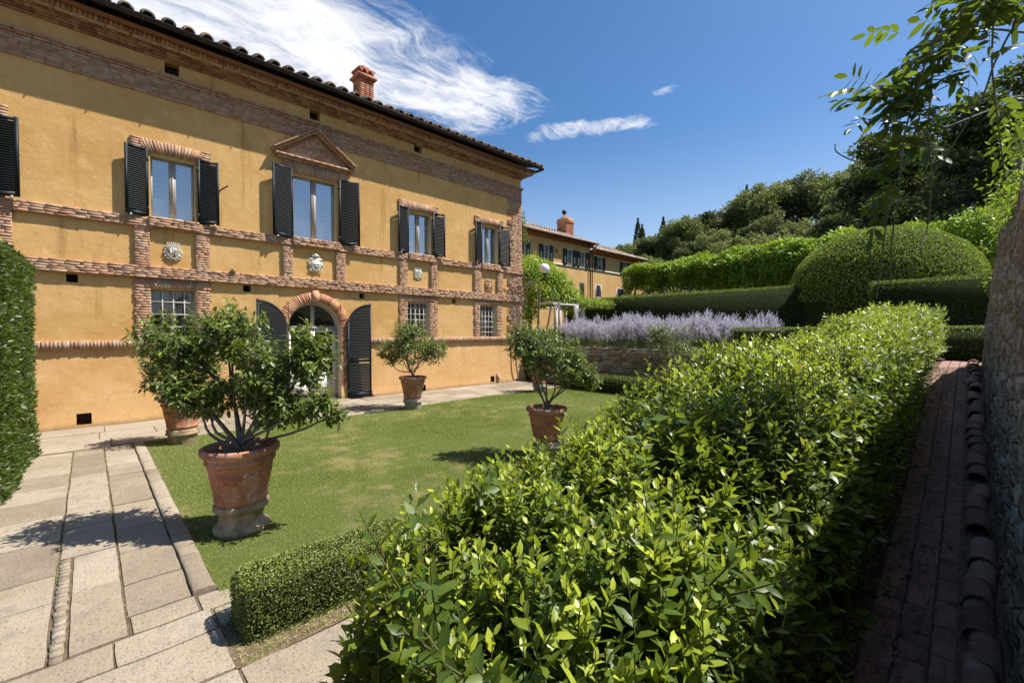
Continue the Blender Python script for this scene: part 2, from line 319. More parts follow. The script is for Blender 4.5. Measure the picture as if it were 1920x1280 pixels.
# ------------------------------------------------------------------ geometry helpers
def tag(o, label=None, cat=None, group=None, kind=None):
    if label: o['label'] = label
    if cat: o['category'] = cat
    if group: o['group'] = group
    if kind: o['kind'] = kind
    return o
def empty(name, loc=(0, 0, 0), rz=0.):
    o = bpy.data.objects.new(name, None); C.objects.link(o); o.location = loc; o.rotation_euler = (0, 0, rz)
    o.empty_display_size = .1; return o
class MB:
    """collects geometry; build() links ONE mesh object"""
    def __init__(s): s.V = []; s.T = []; s.Q = []; s.tm = []; s.qm = []; s.tr = []; s.qr = []; s.n = 0
    def add(s, V, T=None, Q=None, mat=0, rnd=None):
        V = np.asarray(V, np.float32).reshape(-1, 3)
        if T is not None and len(T):
            T = np.asarray(T, np.int32).reshape(-1, 3); s.T.append(T + s.n); s.tm.append(np.full(len(T), mat, np.int32))
            s.tr.append(np.broadcast_to(np.asarray(rng.random() if rnd is None else rnd, np.float32), (len(T),)))
        if Q is not None and len(Q):
            Q = np.asarray(Q, np.int32).reshape(-1, 4); s.Q.append(Q + s.n); s.qm.append(np.full(len(Q), mat, np.int32))
            s.qr.append(np.broadcast_to(np.asarray(rng.random() if rnd is None else rnd, np.float32), (len(Q),)))
        s.V.append(V); s.n += len(V); return s
    BF = np.array([[0, 1, 3, 2], [4, 6, 7, 5], [0, 4, 5, 1], [2, 3, 7, 6], [0, 2, 6, 4], [1, 5, 7, 3]])
    def boxes(s, c, h, jit=0., mat=0, rot=None, rnd=None):
        """c, h: (n,3) centres and half sizes; rot: angle about Y through c"""
        c = np.atleast_2d(np.asarray(c, float)); h = np.broadcast_to(np.asarray(h, float), c.shape); n = len(c)
        if not n: return s
        g = np.array([[x, y, z] for x in (-1, 1) for y in (-1, 1) for z in (-1, 1)], float)
        v = g[None] * h[:, None]
        if jit: v = v + rng.uniform(-jit, jit, v.shape)
        if rot is not None:
            a = np.broadcast_to(np.asarray(rot, float), (n,)); ca, sa = np.cos(a)[:, None], np.sin(a)[:, None]
            v = np.stack([v[..., 0] * ca + v[..., 2] * sa, v[..., 1], -v[..., 0] * sa + v[..., 2] * ca], -1)
        v = v + c[:, None]
        F = (MB.BF[None] + (np.arange(n) * 8)[:, None, None]).reshape(-1, 4)
        r_ = rng.random(n) if rnd is None else np.broadcast_to(rnd, (n,))
        return s.add(v.reshape(-1, 3), Q=F, mat=mat, rnd=np.repeat(r_, 6))
    def box(s, x0, x1, y0, y1, z0, z1, mat=0, jit=0.):
        return s.boxes([[(x0 + x1) / 2, (y0 + y1) / 2, (z0 + z1) / 2]], [[(x1 - x0) / 2, (y1 - y0) / 2, (z1 - z0) / 2]], jit, mat)
    def grid(s, P, mat=0, rnd=None, close=False):
        """P: (a,b,3)"""
        P = np.asarray(P, float); a, b = P.shape[:2]; I = np.arange(a * b).reshape(a, b)
        if close: I = np.concatenate([I, I[:, :1]], 1)
        Q = np.stack([I[:-1, :-1], I[:-1, 1:], I[1:, 1:], I[1:, :-1]], -1).reshape(-1, 4)
        return s.add(P.reshape(-1, 3), Q=Q, mat=mat, rnd=rnd)
    def lathe(s, prof, c=(0, 0, 0), n=28, mat=0, wob=0.):
        a = np.linspace(0, 2 * PI, n, endpoint=False); prof = np.asarray(prof, float)
        r_ = prof[:, 0][:, None] * (1 + wob * np.sin(a * 3 + 1)[None]); P = np.stack([r_ * np.cos(a), r_ * np.sin(a), np.repeat(prof[:, 1][:, None], n, 1)], -1) + np.array(c)
        return s.grid(P, mat, close=True)
    def tube(s, pts, rad, n=6, mat=0, rnd=None):
        pts = np.asarray(pts, float); m = len(pts); rad = np.broadcast_to(np.asarray(rad, float), (m,))
        T = np.gradient(pts, axis=0); T /= np.linalg.norm(T, axis=1)[:, None] + 1e-9
        up = np.array([0, 0, 1.]) if abs(T[0, 2]) < .9 else np.array([1., 0, 0])
        A = np.cross(T, up); A /= np.linalg.norm(A, axis=1)[:, None] + 1e-9; B = np.cross(T, A)
        a = np.linspace(0, 2 * PI, n, endpoint=False)
        P = pts[:, None] + rad[:, None, None] * (A[:, None] * np.cos(a)[None, :, None] + B[:, None] * np.sin(a)[None, :, None])
        s.grid(P, mat, rnd, close=True)
        return s
    def prism(s, poly, y0, y1, mat=0, axis=1):
        """poly: (x,z) outline, extruded along y"""
        poly = np.asarray(poly, float); n = len(poly)
        A = np.stack([poly[:, 0], np.full(n, y0), poly[:, 1]], 1); B = A.copy(); B[:, 1] = y1
        I = np.arange(n); J = (I + 1) % n
        c0 = A.mean(0); c1 = B.mean(0)
        V = np.concatenate([A, B, [c0], [c1]])
        Q = np.stack([I, J, J + n, I + n], 1)
        T = np.concatenate([np.stack([J, I, np.full(n, 2 * n)], 1), np.stack([I + n, J + n, np.full(n, 2 * n + 1)], 1)])
        return s.add(V, T=T, Q=Q, mat=mat)
    def build(s, name, mats, parent=None, smooth=False, loc=None):
        V = np.concatenate(s.V) if s.V else np.zeros((0, 3), np.float32)
        T = np.concatenate(s.T) if s.T else np.zeros((0, 3), np.int32); Q = np.concatenate(s.Q) if s.Q else np.zeros((0, 4), np.int32)
        me = bpy.data.meshes.new(name); me.vertices.add(len(V)); me.vertices.foreach_set('co', V.astype(np.float32).ravel())
        idx = np.concatenate([T.ravel(), Q.ravel()]).astype(np.int32)
        me.loops.add(len(idx)); me.loops.foreach_set('vertex_index', idx)
        nt, nq = len(T), len(Q); me.polygons.add(nt + nq)
        me.polygons.foreach_set('loop_start', np.concatenate([np.arange(nt) * 3, nt * 3 + np.arange(nq) * 4]).astype(np.int32))
        mi = np.concatenate((s.tm or [np.zeros(0, np.int32)]) + (s.qm or [np.zeros(0, np.int32)])).astype(np.int32)
        rn = np.concatenate((s.tr or [np.zeros(0)]) + (s.qr or [np.zeros(0)])).astype(np.float32)
        me.update(calc_edges=True)
        me.polygons.foreach_set('material_index', mi)
        if smooth: me.polygons.foreach_set('use_smooth', np.ones(nt + nq, bool))
        a = me.attributes.new('rnd', 'FLOAT', 'FACE'); a.data.foreach_set('value', rn)
        for m_ in (mats if isinstance(mats, (list, tuple)) else [mats]): me.materials.append(M[m_] if isinstance(m_, str) else m_)
        me.validate(); me.update()
        o = bpy.data.objects.new(name, me); C.objects.link(o)
        if parent is not None: o.parent = parent
        if loc is not None: o.location = loc
        return o
def copy_tree(o, parent=None):
    c = o.copy(); C.objects.link(c); c.parent = parent
    for ch in list(o.children): copy_tree(ch, c)
    return c
def unit(a): a = np.asarray(a, float); return a / (np.linalg.norm(a, axis=-1, keepdims=True) + 1e-9)
def vnoise(p, scale=1., seed=0):
    """smooth value noise, p (n,2|3) -> (n,) in 0..1"""
    p = np.asarray(p, float) * scale; i = np.floor(p).astype(np.int64); f = p - i; f = f * f * (3 - 2 * f); d = p.shape[-1]
    out = 0.
    for k in range(2 ** d):
        o = np.array([(k >> j) & 1 for j in range(d)]); q = i + o
        h = seed * 374761 + q[..., 0] * 73856093 + q[..., 1] * 19349663 + (q[..., 2] * 83492791 if d > 2 else 0)
        h = (h ^ (h >> 13)) * 1274126177 & 0x7fffffff; h = ((h ^ (h >> 15)) * 2246822519) & 0x7fffffff
        wgt = np.prod(np.where(o, f, 1 - f), -1); out = out + wgt * ((h % 65521) / 65521.)
    return out
def fbm(p, scale=1., seed=0, oct=3):
    return sum(vnoise(p, scale * 2 ** k, seed + k) * .5 ** k for k in range(oct)) / sum(.5 ** k for k in range(oct))
# leaf templates: u along, v across, w normal
TPL = {'d': (np.array([(0, 0, 0), (.42, -.5, .10), (1, 0, -.04), (.42, .5, .10)]), np.array([(0, 1, 2), (0, 2, 3)])),
       'l': (np.array([(0, 0, 0), (.28, -.42, .09), (.28, 0, 0), (.28, .42, .09), (.66, -.40, .10), (.66, 0, .01), (.66, .40, .10), (1, 0, 0)]),
             np.array([(0, 1, 2), (0, 2, 3), (1, 4, 5), (1, 5, 2), (2, 5, 6), (2, 6, 3), (4, 7, 5), (5, 7, 6)])),
       'b': (np.array([(0, 0, 0), (1, -.02, 0), (.5, .5, 0)]), np.array([(0, 1, 2)]))}
def leaves(mb, P, D, N, L, W, kind='d', rnd=None, mat=0, bend=.0):
    P = np.asarray(P, float); n = len(P)
    if n == 0: return
    D = unit(D); S = unit(np.cross(N, D)); Nn = np.cross(D, S)
    L = np.broadcast_to(np.asarray(L, float), (n,)); W = np.broadcast_to(np.asarray(W, float), (n,)); bend = np.broadcast_to(np.asarray(bend, float), (n,))
    tv, tf = TPL[kind]
    u, v, w_ = tv[:, 0], tv[:, 1], tv[:, 2]
    X = P[:, None] + D[:, None] * (L[:, None] * u)[..., None] + S[:, None] * (W[:, None] * v)[..., None] \
        + Nn[:, None] * (W[:, None] * w_ - L[:, None] * bend[:, None] * u ** 2)[..., None]
    F = (tf[None] + (np.arange(n) * len(tv))[:, None, None]).reshape(-1, 3)
    r_ = rng.random(n) if rnd is None else np.clip(rnd, 0, 1)
    mb.add(X.reshape(-1, 3), T=F, mat=mat, rnd=np.repeat(r_, len(tf)))
def rdir(n): return unit(rng.normal(size=(n, 3)))
def path_interp(pts, n):
    """Catmull-Rom through pts"""
    pts = np.asarray(pts, float); q = np.vstack([2 * pts[0] - pts[1], pts, 2 * pts[-1] - pts[-2]]); m = len(pts) - 1
    u = np.linspace(0, m - 1e-6, n); i = u.astype(int); f = (u - i)[:, None]
    a, b, c, d = q[i], q[i + 1], q[i + 2], q[i + 3]
    return .5 * (2 * b + (c - a) * f + (2 * a - 5 * b + 4 * c - d) * f ** 2 + (3 * b - a - 3 * c + d) * f ** 3)

# =================================================================== SETTING: ground
def sheet(name, x0, x1, y0, y1, z, mat, nx=2, ny=2, zf=None, kind='structure'):
    X, Y = np.meshgrid(np.linspace(x0, x1, nx), np.linspace(y0, y1, ny), indexing='ij')
    Z = np.full_like(X, z) if zf is None else zf(X, Y)
    return tag(MB().grid(np.stack([X, Y, Z], -1)).build(name, mat, smooth=zf is not None), kind=kind)
def hill_h(X, Y):
    s = np.clip((X - 21) / 6, 0, 1); h = 1.5 + 1.6 * s * s * (3 - 2 * s)
    s2 = np.clip((X - 30) / 55, 0, 1); k = 10.5 + 7.5 / (1 + np.exp((Y - 14) / 9))
    far = np.clip((Y - 26) / 60, 0, 1)
    return h + k * (s2 ** .9) * (1 - .55 * far) + .4 * np.sin(X * .31 + Y * .17) * s2
X, Y = np.meshgrid(np.concatenate([[-1500, -300, -60, -20, -5, 0, 5, 10, 14.62], np.array([90, 200, 500, 1500])]), np.array([-1500, -300, -60, -20, -5, 0, 5, 10, 15, 30, 60, 300, 1500.]), indexing='ij')
tag(MB().grid(np.stack([X, Y, np.full_like(X, -.05)], -1)).build('ground', 'earth'), kind='structure')
X, Y = np.meshgrid(np.concatenate([np.linspace(14.62, 30, 20), np.linspace(32, 120, 40), [180, 300, 600]]), np.concatenate([[-500, -200, -90], np.linspace(-50, 60, 60), [90, 150, 300, 600]]), indexing='ij')
tag(MB().grid(np.stack([X, Y, hill_h(X, Y)], -1)).build('hillside', 'hill', smooth=True), kind='structure')

sheet('paving_bed', -9, .66, 1.0, 11.40, .002, 'bed2'); sheet('paving_bed', .66, 3.4, 1.0, 3.27, .002, 'bed2'); sheet('paving_bed', -9, 14.0, 11.40, 13.97, .002, 'bed2')
# paving slabs -------------------------------------------------------
def slabs(mb, rects, top=.02, th=.07, gap=.005, sub=.16):
    """irregular hand-cut slabs: each rect a subdivided top with wobbly rim and its own tilt"""
    for (x0, x1, y0, y1) in rects:
        nx = max(3, int((x1 - x0) / sub) + 2); ny = max(3, int((y1 - y0) / sub) + 2)
        g = gap * rng.uniform(.5, 1.5, 4)
        xs = np.linspace(x0 + g[0], x1 - g[1], nx); ys = np.linspace(y0 + g[2], y1 - g[3], ny)
        X, Y = np.meshgrid(xs, ys, indexing='ij'); P2 = np.stack([X, Y], -1)
        X = X + (vnoise(P2, 4, 11) - .5) * .010; Y = Y + (vnoise(P2, 4, 12) - .5) * .010
        X += (np.arange(nx) == 0)[:, None] * rng.uniform(0, .006, (1, ny)) - (np.arange(nx) == nx - 1)[:, None] * rng.uniform(0, .006, (1, ny))
        Y += (np.arange(ny) == 0)[None] * rng.uniform(0, .006, (nx, 1)) - (np.arange(ny) == ny - 1)[None] * rng.uniform(0, .006, (nx, 1))
        Z = top + rng.uniform(-.006, .006) + rng.uniform(-.004, .004) * (X - x0) + rng.uniform(-.004, .004) * (Y - y0) + (fbm(P2, 3, 5) - .5) * .018
        rim = np.zeros_like(Z); rim[0] = rim[-1] = 1; rim[:, 0] = rim[:, -1] = 1
        Z = Z - rim * .005
        r_ = rng.random()
        P = np.stack([X, Y, Z], -1); mb.grid(P, rnd=r_)
        for edge in (P[0], P[-1], P[:, 0], P[:, -1]):
            e2 = edge.copy(); e2[:, 2] -= th; mb.grid(np.stack([edge, e2]), rnd=r_)
def column(x0, x1, y0, y1, lo=.5, hi=1.1):
    out = []; y = y0
    while y < y1 - .05:
        L = rng.uniform(lo, hi); e = min(y + L, y1)
        if y1 - e < .25: e = y1
        out.append((x0, x1, y, e)); y = e
    return out
pv = MB(); rects = []
rects += column(-.98, -.238, 4.16, 11.3, .55, 1.0)
rects += column(-.14, .172, 4.16, 6.0, .9, 1.1) + column(-.235, .172, 6.0, 11.3, .6, .95)
rects += column(.178, .592, 4.45, 11.3, .55, .95)
rects += column(-1.9, -.985, 4.16, 11.3, .6, 1.2)
def row(x0, x1, y0, y1, lo, hi): return [(a, b, y0, y1) for (_, _, a, b) in column(0, 1, x0, x1, lo, hi)]
rects += row(-2.4, .66, 3.82, 4.15, .8, 1.4)
rects += row(-2.4, .67, 3.28, 3.81, .9, 1.5)
rects += row(-2.4, .67, 2.72, 3.27, .8, 1.3) + row(.68, 3.2, 2.55, 3.27, .8, 1.1)
rects += row(-2.4, 3.2, 2.05, 2.71 - .18, .9, 1.3) + row(-2.4, 3.2, 1.3, 2.04, .9, 1.3)
rects += [(.19, .60, 4.16, 4.44), (.61, 1.0, 4.12, 4.40), (.67, .95, 3.83, 4.10)]
rects += row(-1.9, 14.0, 11.42, 12.3, .9, 1.5) + row(-1.9, 14.0, 12.31, 13.1, .8, 1.4) + row(-1.9, 14.0, 13.11, 13.97, .8, 1.4)
slabs(pv, rects)
# strip of broken brick bats between two slab columns
pv.boxes(np.stack([rng.uniform(-.195, -.185, 22), np.linspace(4.2, 5.95, 22), rng.uniform(-.012, -.002, 22)], -1), (.034, .033, .03), .006)
tag(pv.build('paving', 'trav'), kind='structure')
# kerb around the lawn
kb = MB()
def kerb(x0, y0, x1, y1, w=.16, top=.05):
    L = math.hypot(x1 - x0, y1 - y0); d = np.array([x1 - x0, y1 - y0]) / L; nrm = np.array([-d[1], d[0]]); s0 = 0
    while s0 < L - .05:
        s1 = min(L, s0 + rng.uniform(.55, .95)); r_ = rng.random(); prof = [(-.5, -.08), (-.5, top * .4), (-.42, top * .82), (-.2, top), (.25, top), (.44, top * .9), (.5, top * .7), (.5, -.08)]
        st = np.linspace(s0 + .006, s1 - .006, 4)
        P = np.array([[(x0 + d[0] * s + nrm[0] * w * (a + rng.uniform(-.03, .03)), y0 + d[1] * s + nrm[1] * w * a, z + rng.uniform(-.003, .003)) for a, z in prof] for s in st])
        kb.grid(P, rnd=r_)
        for E_ in (P[0], P[-1]): kb.add(np.vstack([E_, E_.mean(0)[None]]), T=[(i, i + 1, len(E_)) for i in range(len(E_) - 1)] + [(len(E_) - 1, 0, len(E_))], rnd=r_)
        s0 = s1
kerb(.675, 4.43, .675, 11.25); kerb(.72, 11.34, 13.2, 11.34, .13, .03)
tag(kb.build('lawn_kerb', 'trav'), kind='structure')
# lawn
def lawn_h(X, Y): return .012 + .012 * np.sin(X * .9) * np.sin(Y * .7)
lw = MB(); X, Y = np.meshgrid(np.linspace(.76, 14.3, 40), np.linspace(3.9, 11.28, 24), indexing='ij')
lw.grid(np.stack([X, Y, lawn_h(X, Y)], -1))
X, Y = np.meshgrid(np.linspace(3.2, 14.3, 34), np.linspace(1.7, 3.9, 8), indexing='ij'); lw.grid(np.stack([X, Y, lawn_h(X, Y)], -1)); tag(lw.build('lawn', 'lawn', smooth=True), kind='structure')
gb = MB()
n = 255000; x = .76 + (rng.random(n) ** 1.25) * 12.6; y = rng.uniform(4.12, 11.27, n); k = np.hypot(x, y)
dry = fbm(np.stack([x, y], -1), .55, 3, 4); edge = sum(a_ * np.exp(-((x - cx_) ** 2 + (y - cy_) ** 2) / r_ ** 2) for cx_, cy_, r_, a_ in ((1.05, 8.6, .5, .13), (1.95, 4.7, .8, .12), (2.8, 5.4, 1.0, .14), (5.2, 7.1, 1.1, .09), (6.3, 5.9, 1.4, .13), (.95, 5.0, .4, .12), (12.4, 6.4, 1.2, .12), (1.8, 5.7, .5, .08), (9.0, 8.5, 1.5, .06))) + np.exp(-(x - .76) / .5) * .10 + np.exp(-(y - 4.1) / .7) * .22
dd = np.clip((dry + edge * 1.6 - .44) / .17, 0, 1)
ex = rng.random(n) < .12; x = np.where(ex, rng.uniform(3.22, 13.4, n), x); y = np.where(ex, rng.uniform(1.75, 4.12, n), y); k = np.hypot(x, y)
keep = rng.random(n) > dd * .35; x, y, k, dd = x[keep], y[keep], k[keep], dd[keep]; n = len(x)
hh = rng.uniform(.018, .042, n) * (1 - .35 * dd) * np.clip(.7 + k * .06, .8, 1.5)
Dg = unit(np.stack([rng.normal(0, .45, n), rng.normal(0, .45, n), np.ones(n)], -1))
leaves(gb, np.stack([x, y, lawn_h(x, y)], -1), Dg, rdir(n), hh, hh * .0 + .0034 + .0006 * k, 'b', rnd=(1 - dd) * rng.random(n) ** 1.1 * .78 + dd * rng.uniform(.55, 1.0, n))
tag(gb.build('lawn_grass', 'grass'), 'short mown lawn grass with dry straw-coloured patches', 'grass', kind='stuff')
# soil of the small bed with weeds; brick path
sheet('hedge_bed', .66, 3.2, 3.265, 4.10, .004, 'soil', 12, 6, lambda X, Y: .004 + .014 * vnoise(np.stack([X, Y], -1), 9))
wd = MB(); n = 5200; x = rng.uniform(.68, 3.0, n); y = 3.275 + rng.random(n) ** 1.4 * .8
leaves(wd, np.stack([x, y, .012 + .01 * rng.random(n)], -1), unit(np.stack([rng.normal(0, 1, n), rng.normal(0, 1, n), rng.random(n) * 1.1], -1)), rdir(n), rng.uniform(.015, .05, n), .006, 'd', rnd=rng.random(n) ** .6)
n = 2600; q_ = rng.integers(0, 4, n); x = np.array([.175, -.236, .597, -.982])[q_] + rng.normal(0, .006, n); y = rng.uniform(4.3, 11.2, n); k_ = vnoise(np.stack([x * 3, y], -1), 2.2, 3) > .52; x, y = x[k_], y[k_]; n = len(x)
leaves(wd, np.stack([x, y, np.full(n, .008)], -1), unit(np.stack([rng.normal(0, .9, n), rng.normal(0, .9, n), rng.random(n) + .3], -1)), rdir(n), rng.uniform(.012, .032, n), .005, 'd', rnd=rng.random(n))
tag(wd.build('weeds', 'grass'), 'dry grass and weeds beside the low box hedge and in the paving joints', 'weeds', kind='stuff')
X, Y = np.meshgrid(np.linspace(.2, 14.5, 140), np.linspace(-.2, .44, 12), indexing='ij')
def path_z(x): return np.interp(x, [0, 3, 5, 6.4, 7.6, 8.9, 10.7, 14.6], [.0, .20, .45, .66, .92, 1.17, 1.47, 1.52])
Z = path_z(X) + (fbm(np.stack([X, Y], -1), 3, 9) - .5) * .03
tag(MB().grid(np.stack([X, Y, Z], -1)).build('brick_path', 'bpath', smooth=True), kind='structure')
X, Y = np.meshgrid(np.linspace(.2, 14.6, 60), np.linspace(.40, 1.95, 12), indexing='ij')
tag(MB().grid(np.stack([X, Y, path_z(X) * np.clip((1.9 - Y) / .9, 0, 1) - .012], -1)).build('hedge_bank', 'earth', smooth=True), kind='structure')
sheet('terrace_ground', 14.5, 27, -3, 14.6, 1.51, 'bedsoil')

# =================================================================== VILLA
D = 14.10            # plane of the facade
villa = empty('villa', (0, 0, 0)); tag(villa, 'two-storey ochre villa with brick bands and dark green shutters beside the lawn', 'villa')
WIN = [dict(x0=-2.55, x1=-1.62, z0=5.06, z1=6.58, sl=(-3.05, -2.6), sr=(-1.50, -1.0), lint=(-2.85, -1.14)),
       dict(x0=1.16, x1=2.06, z0=5.06, z1=6.58, sl=(.67, 1.11), sr=(2.10, 2.56), lint=(.78, 2.41)),
       dict(x0=4.48, x1=5.76, z0=5.02, z1=6.92, sl=(3.85, 4.44), sr=(5.82, 6.44), lint=None),
       dict(x0=8.37, x1=9.33, z0=5.06, z1=6.55, sl=(7.87, 8.34), sr=(9.37, 9.83), lint=(7.96, 9.64)),
       dict(x0=11.80, x1=12.70, z0=5.06, z1=6.61, sl=(11.34, 11.77), sr=(12.73, 13.24), lint=(11.42, 13.04))]
GW = [(1.13, 2.03, 2.02, 3.27, .80, 2.38), (8.31, 9.22, 2.02, 3.27, 7.96, 9.62), (11.70, 12.61, 1.97, 3.29, 11.38, 12.93)]
VENT = [(-1.95, 8.70, .30, .29), (1.47, 8.70, .30, .28), (4.97, 8.72, .31, .29), (8.62, 8.75, .33, .28)]
PUT = [(-.35, 3.32, .19, .19), (3.13, 3.32, .20, .19), (6.51, 3.31, .19, .18), (10.3, 3.32, .19, .18), (-.23, .09, .25, .25), (12.2, .09, .22, .24), (8.78, .02, .22, .22), (6.82, .02, .10, .18)]
AX, AZ, AR = 5.06, 2.33, .78
holes = [(w_['x0'], w_['x1'], w_['z0'], w_['z1'], .24) for w_ in WIN] + [(a, b, c, d, .26) for a, b, c, d, _, _ in GW]
holes += [(AX - AR, AX + AR, .02, AZ + AR, .32)] + [(a, a + c, b, b + d, .22) for a, b, c, d in VENT + PUT]
wb = MB()
xs = sorted({-9., 14.1} | {v for h in holes for v in h[:2]}); zs = sorted({-.1, 1.88, 9.05} | {v for h in holes for v in h[2:4]})
def yface(x, z): return D - (.13 * max(0, 1 - z / 1.88) ** 1.6 if z < 1.88 else 0)
for i in range(len(xs) - 1):
    for j in range(len(zs) - 1):
        cx, cz = (xs[i] + xs[i + 1]) / 2, (zs[j] + zs[j + 1]) / 2
        if any(h[0] < cx < h[1] and h[2] < cz < h[3] for h in holes): continue
        a, b, c, d = xs[i], xs[i + 1], zs[j], zs[j + 1]
        wb.add([(a, yface(a, c), c), (b, yface(b, c), c), (b, yface(b, d), d), (a, yface(a, d), d)], Q=[(0, 1, 2, 3)], mat=1 if cz < 1.88 else 0)
for k, h in enumerate(holes):                       # jambs, sills and soffits of the openings
    a, b, c, d, dep = h; arch = k == 8; mm = 2 if k < 8 else (0 if not arch else 2)
    y0 = D - .0; y1 = D + dep
    if arch: y0 = D - .10
    for q in (((a, y0, c), (a, y1, c), (a, y1, d), (a, y0, d)), ((b, y0, c), (b, y1, c), (b, y1, d), (b, y0, d)),
              ((a, y0, c), (b, y0, c), (b, y1, c), (a, y1, c))) + ((() if arch else (((a, y0, d), (b, y0, d), (b, y1, d), (a, y1, d)),))):
        wb.add(q, Q=[(0, 1, 2, 3)], mat=mm)
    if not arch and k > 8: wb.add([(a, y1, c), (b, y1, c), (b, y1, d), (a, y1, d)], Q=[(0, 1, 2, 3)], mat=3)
# arch spandrels and intrados
th = np.linspace(0, PI, 25)
for i in range(24):
    p, q = th[i], th[i + 1]
    x0, z0, x1, z1 = AX + AR * math.cos(p), AZ + AR * math.sin(p), AX + AR * math.cos(q), AZ + AR * math.sin(q)
    wb.add([(x0, D, z0), (x1, D, z1), (x1, D, AZ + AR), (x0, D, AZ + AR)], Q=[(0, 1, 2, 3)], mat=0)
    wb.add([(x0, D, z0), (x1, D, z1), (x1, D + .32, z1), (x0, D + .32, z0)], Q=[(0, 1, 2, 3)], mat=2)
# corner and far sides; the foot of the corner is battered like the facade
zc = np.linspace(-.1, 9.05, 24)
cor = np.array([(14.1 + (.22 * max(0, 1 - z / 1.88) ** 1.6), yface(0, z), z) for z in zc])
wb.grid(np.stack([np.array([(14.1, yface(0, z), z) for z in zc]), cor])[:, :6], mat=1)
wb.grid(np.stack([cor, cor + [0, 10, 0]]), mat=0)
wb.add([(-9, D, -.1), (-9, 24, -.1), (-9, 24, 9.05), (-9, D, 9.05), (14.1, 24, -.1), (14.1, 24, 9.05)], Q=[(0, 1, 2, 3), (1, 4, 5, 2)], mat=0)
wb.add([(14.1, 13.4, 9.3), (14.1, 24, 9.3), (14.1, 18.8, 11.0)], T=[(0, 1, 2)], mat=0)
wb.box(-9, 14.0, D + 1.2, D + 1.3, 0, 8.9, mat=3)   # inner wall behind the rooms, their shade put into its near-black colour
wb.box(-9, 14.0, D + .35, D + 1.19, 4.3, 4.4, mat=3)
villa_wall = wb.build('wall', ['stucco', 'stucco_low', 'reveal', 'dark'], villa)

# ---- bricks
BH, BL = .064, .27
def bricks(mb, x0, x1, z0, z1, y, dep=.10, jag=.0, jit=.003, bl=BL, bh=BH, vert=False, yj=.005, ext=.5):
    """running bond of single bricks whose faces stand at y"""
    if vert: n = max(1, round((x1 - x0) / bh)); step = (x1 - x0) / n; c = []; h = []
    if vert:
        for i in range(n):
            zz0 = z0 + rng.uniform(0, jag); zz1 = z1 - rng.uniform(0, jag)
            c.append((x0 + (i + .5) * step, y + dep / 2 + rng.uniform(-yj, yj), (zz0 + zz1) / 2)); h.append((step / 2 - .006, dep / 2, (zz1 - zz0) / 2))
        mb.boxes(c, h, jit); return
    m = max(1, round((z1 - z0) / bh)); st = (z1 - z0) / m; c = []; h = []
    for j in range(m):
        x = x0 - rng.uniform(0, bl)
        while x < x1:
            L = bl * rng.uniform(.75, 1.1) if rng.random() > .3 else bl * .5; a, b = max(x, x0), min(x + L, x1); x += L
            if b - a < .03: continue
            if a == x0: a += rng.uniform(0, jag)
            if b == x1: b -= rng.uniform(0, jag)
            c.append(((a + b) / 2, y + dep / 2 + rng.uniform(-yj, yj), z0 + (j + .5) * st)); h.append(((b - a) / 2 - .003, dep / 2, st / 2 - .0022))
    mb.boxes(c, h, jit * .7)
def backing(mb, x0, x1, z0, z1, y): mb.box(x0 + .006, x1 - .006, y + .011, D + .02, z0 + .006, z1 - .006, mat=1)
def band(name, x0, x1, z0, z1, proj, parent=villa, lab=None, breaks=()):
    b = MB(); bricks(b, x0, x1, z0, z1, D - proj, proj + .02, jit=.005, yj=.008); backing(b, x0, x1, z0, z1, D - proj)
    o = b.build(name, ['brick', 'mortar'], parent)
    if lab: o['label'] = lab
    return o
band('string_course', -9, 14.17, 4.77, 5.0, .10, lab='brick band under the upper windows')
band('string_course', -9, 14.17, 3.53, 3.82, .11, lab='brick band above the arched door')
b3 = MB()
for a, b_ in ((-9, AX - 1.16), (AX + 1.12, 14.19)):
    bricks(b3, a, b_, 1.80, 2.0, D - .10, .14, vert=True, jag=.014, yj=.012, jit=.006); backing(b3, a, b_, 1.80, 2.0, D - .10)
o = b3.build('string_course', ['brick', 'mortar'], villa); o['label'] = 'lowest brick band of upright bricks'
# upper frieze band with a moulding on top
ub = MB(); bricks(ub, -9, 14.13, 8.04, 8.50, D - .035, .06, jit=.004); backing(ub, -9, 14.13, 8.04, 8.50, D - .035)
bricks(ub, -9, 14.15, 8.505, 8.565, D - .065, .09, jit=.003); bricks(ub, -9, 14.18, 8.57, 8.63, D - .10, .12, jit=.003)
o = ub.build('frieze_band', ['brick', 'mortar'], villa)
# pilasters between the two bands
for (a, b_) in ((-1.46, -1.13), (-2.9, -2.6), (.82, 1.12), (2.04, 2.35), (4.15, 4.43), (5.71, 6.02), (7.98, 8.30), (9.28, 9.57), (11.38, 11.74), (12.64, 12.95)):
    p = MB(); bricks(p, a, b_, 3.822, 4.768, D - .085, .10, jit=.005, jag=.012); backing(p, a, b_, 3.822, 4.768, D - .08)
    p.build('pilaster', ['brick', 'mortar'], villa)
# window sills in brick, standing a little prouder than the band
for w_ in WIN:
    p = MB(); a, b_ = w_['x0'] - .06, w_['x1'] + .06; bricks(p, a, b_, 4.80, 5.035, D - .15, .12, jit=.007, vert=False); backing(p, a, b_, 4.80, 5.03, D - .15)
    p.build('brick_sill', ['brick', 'mortar'], villa)
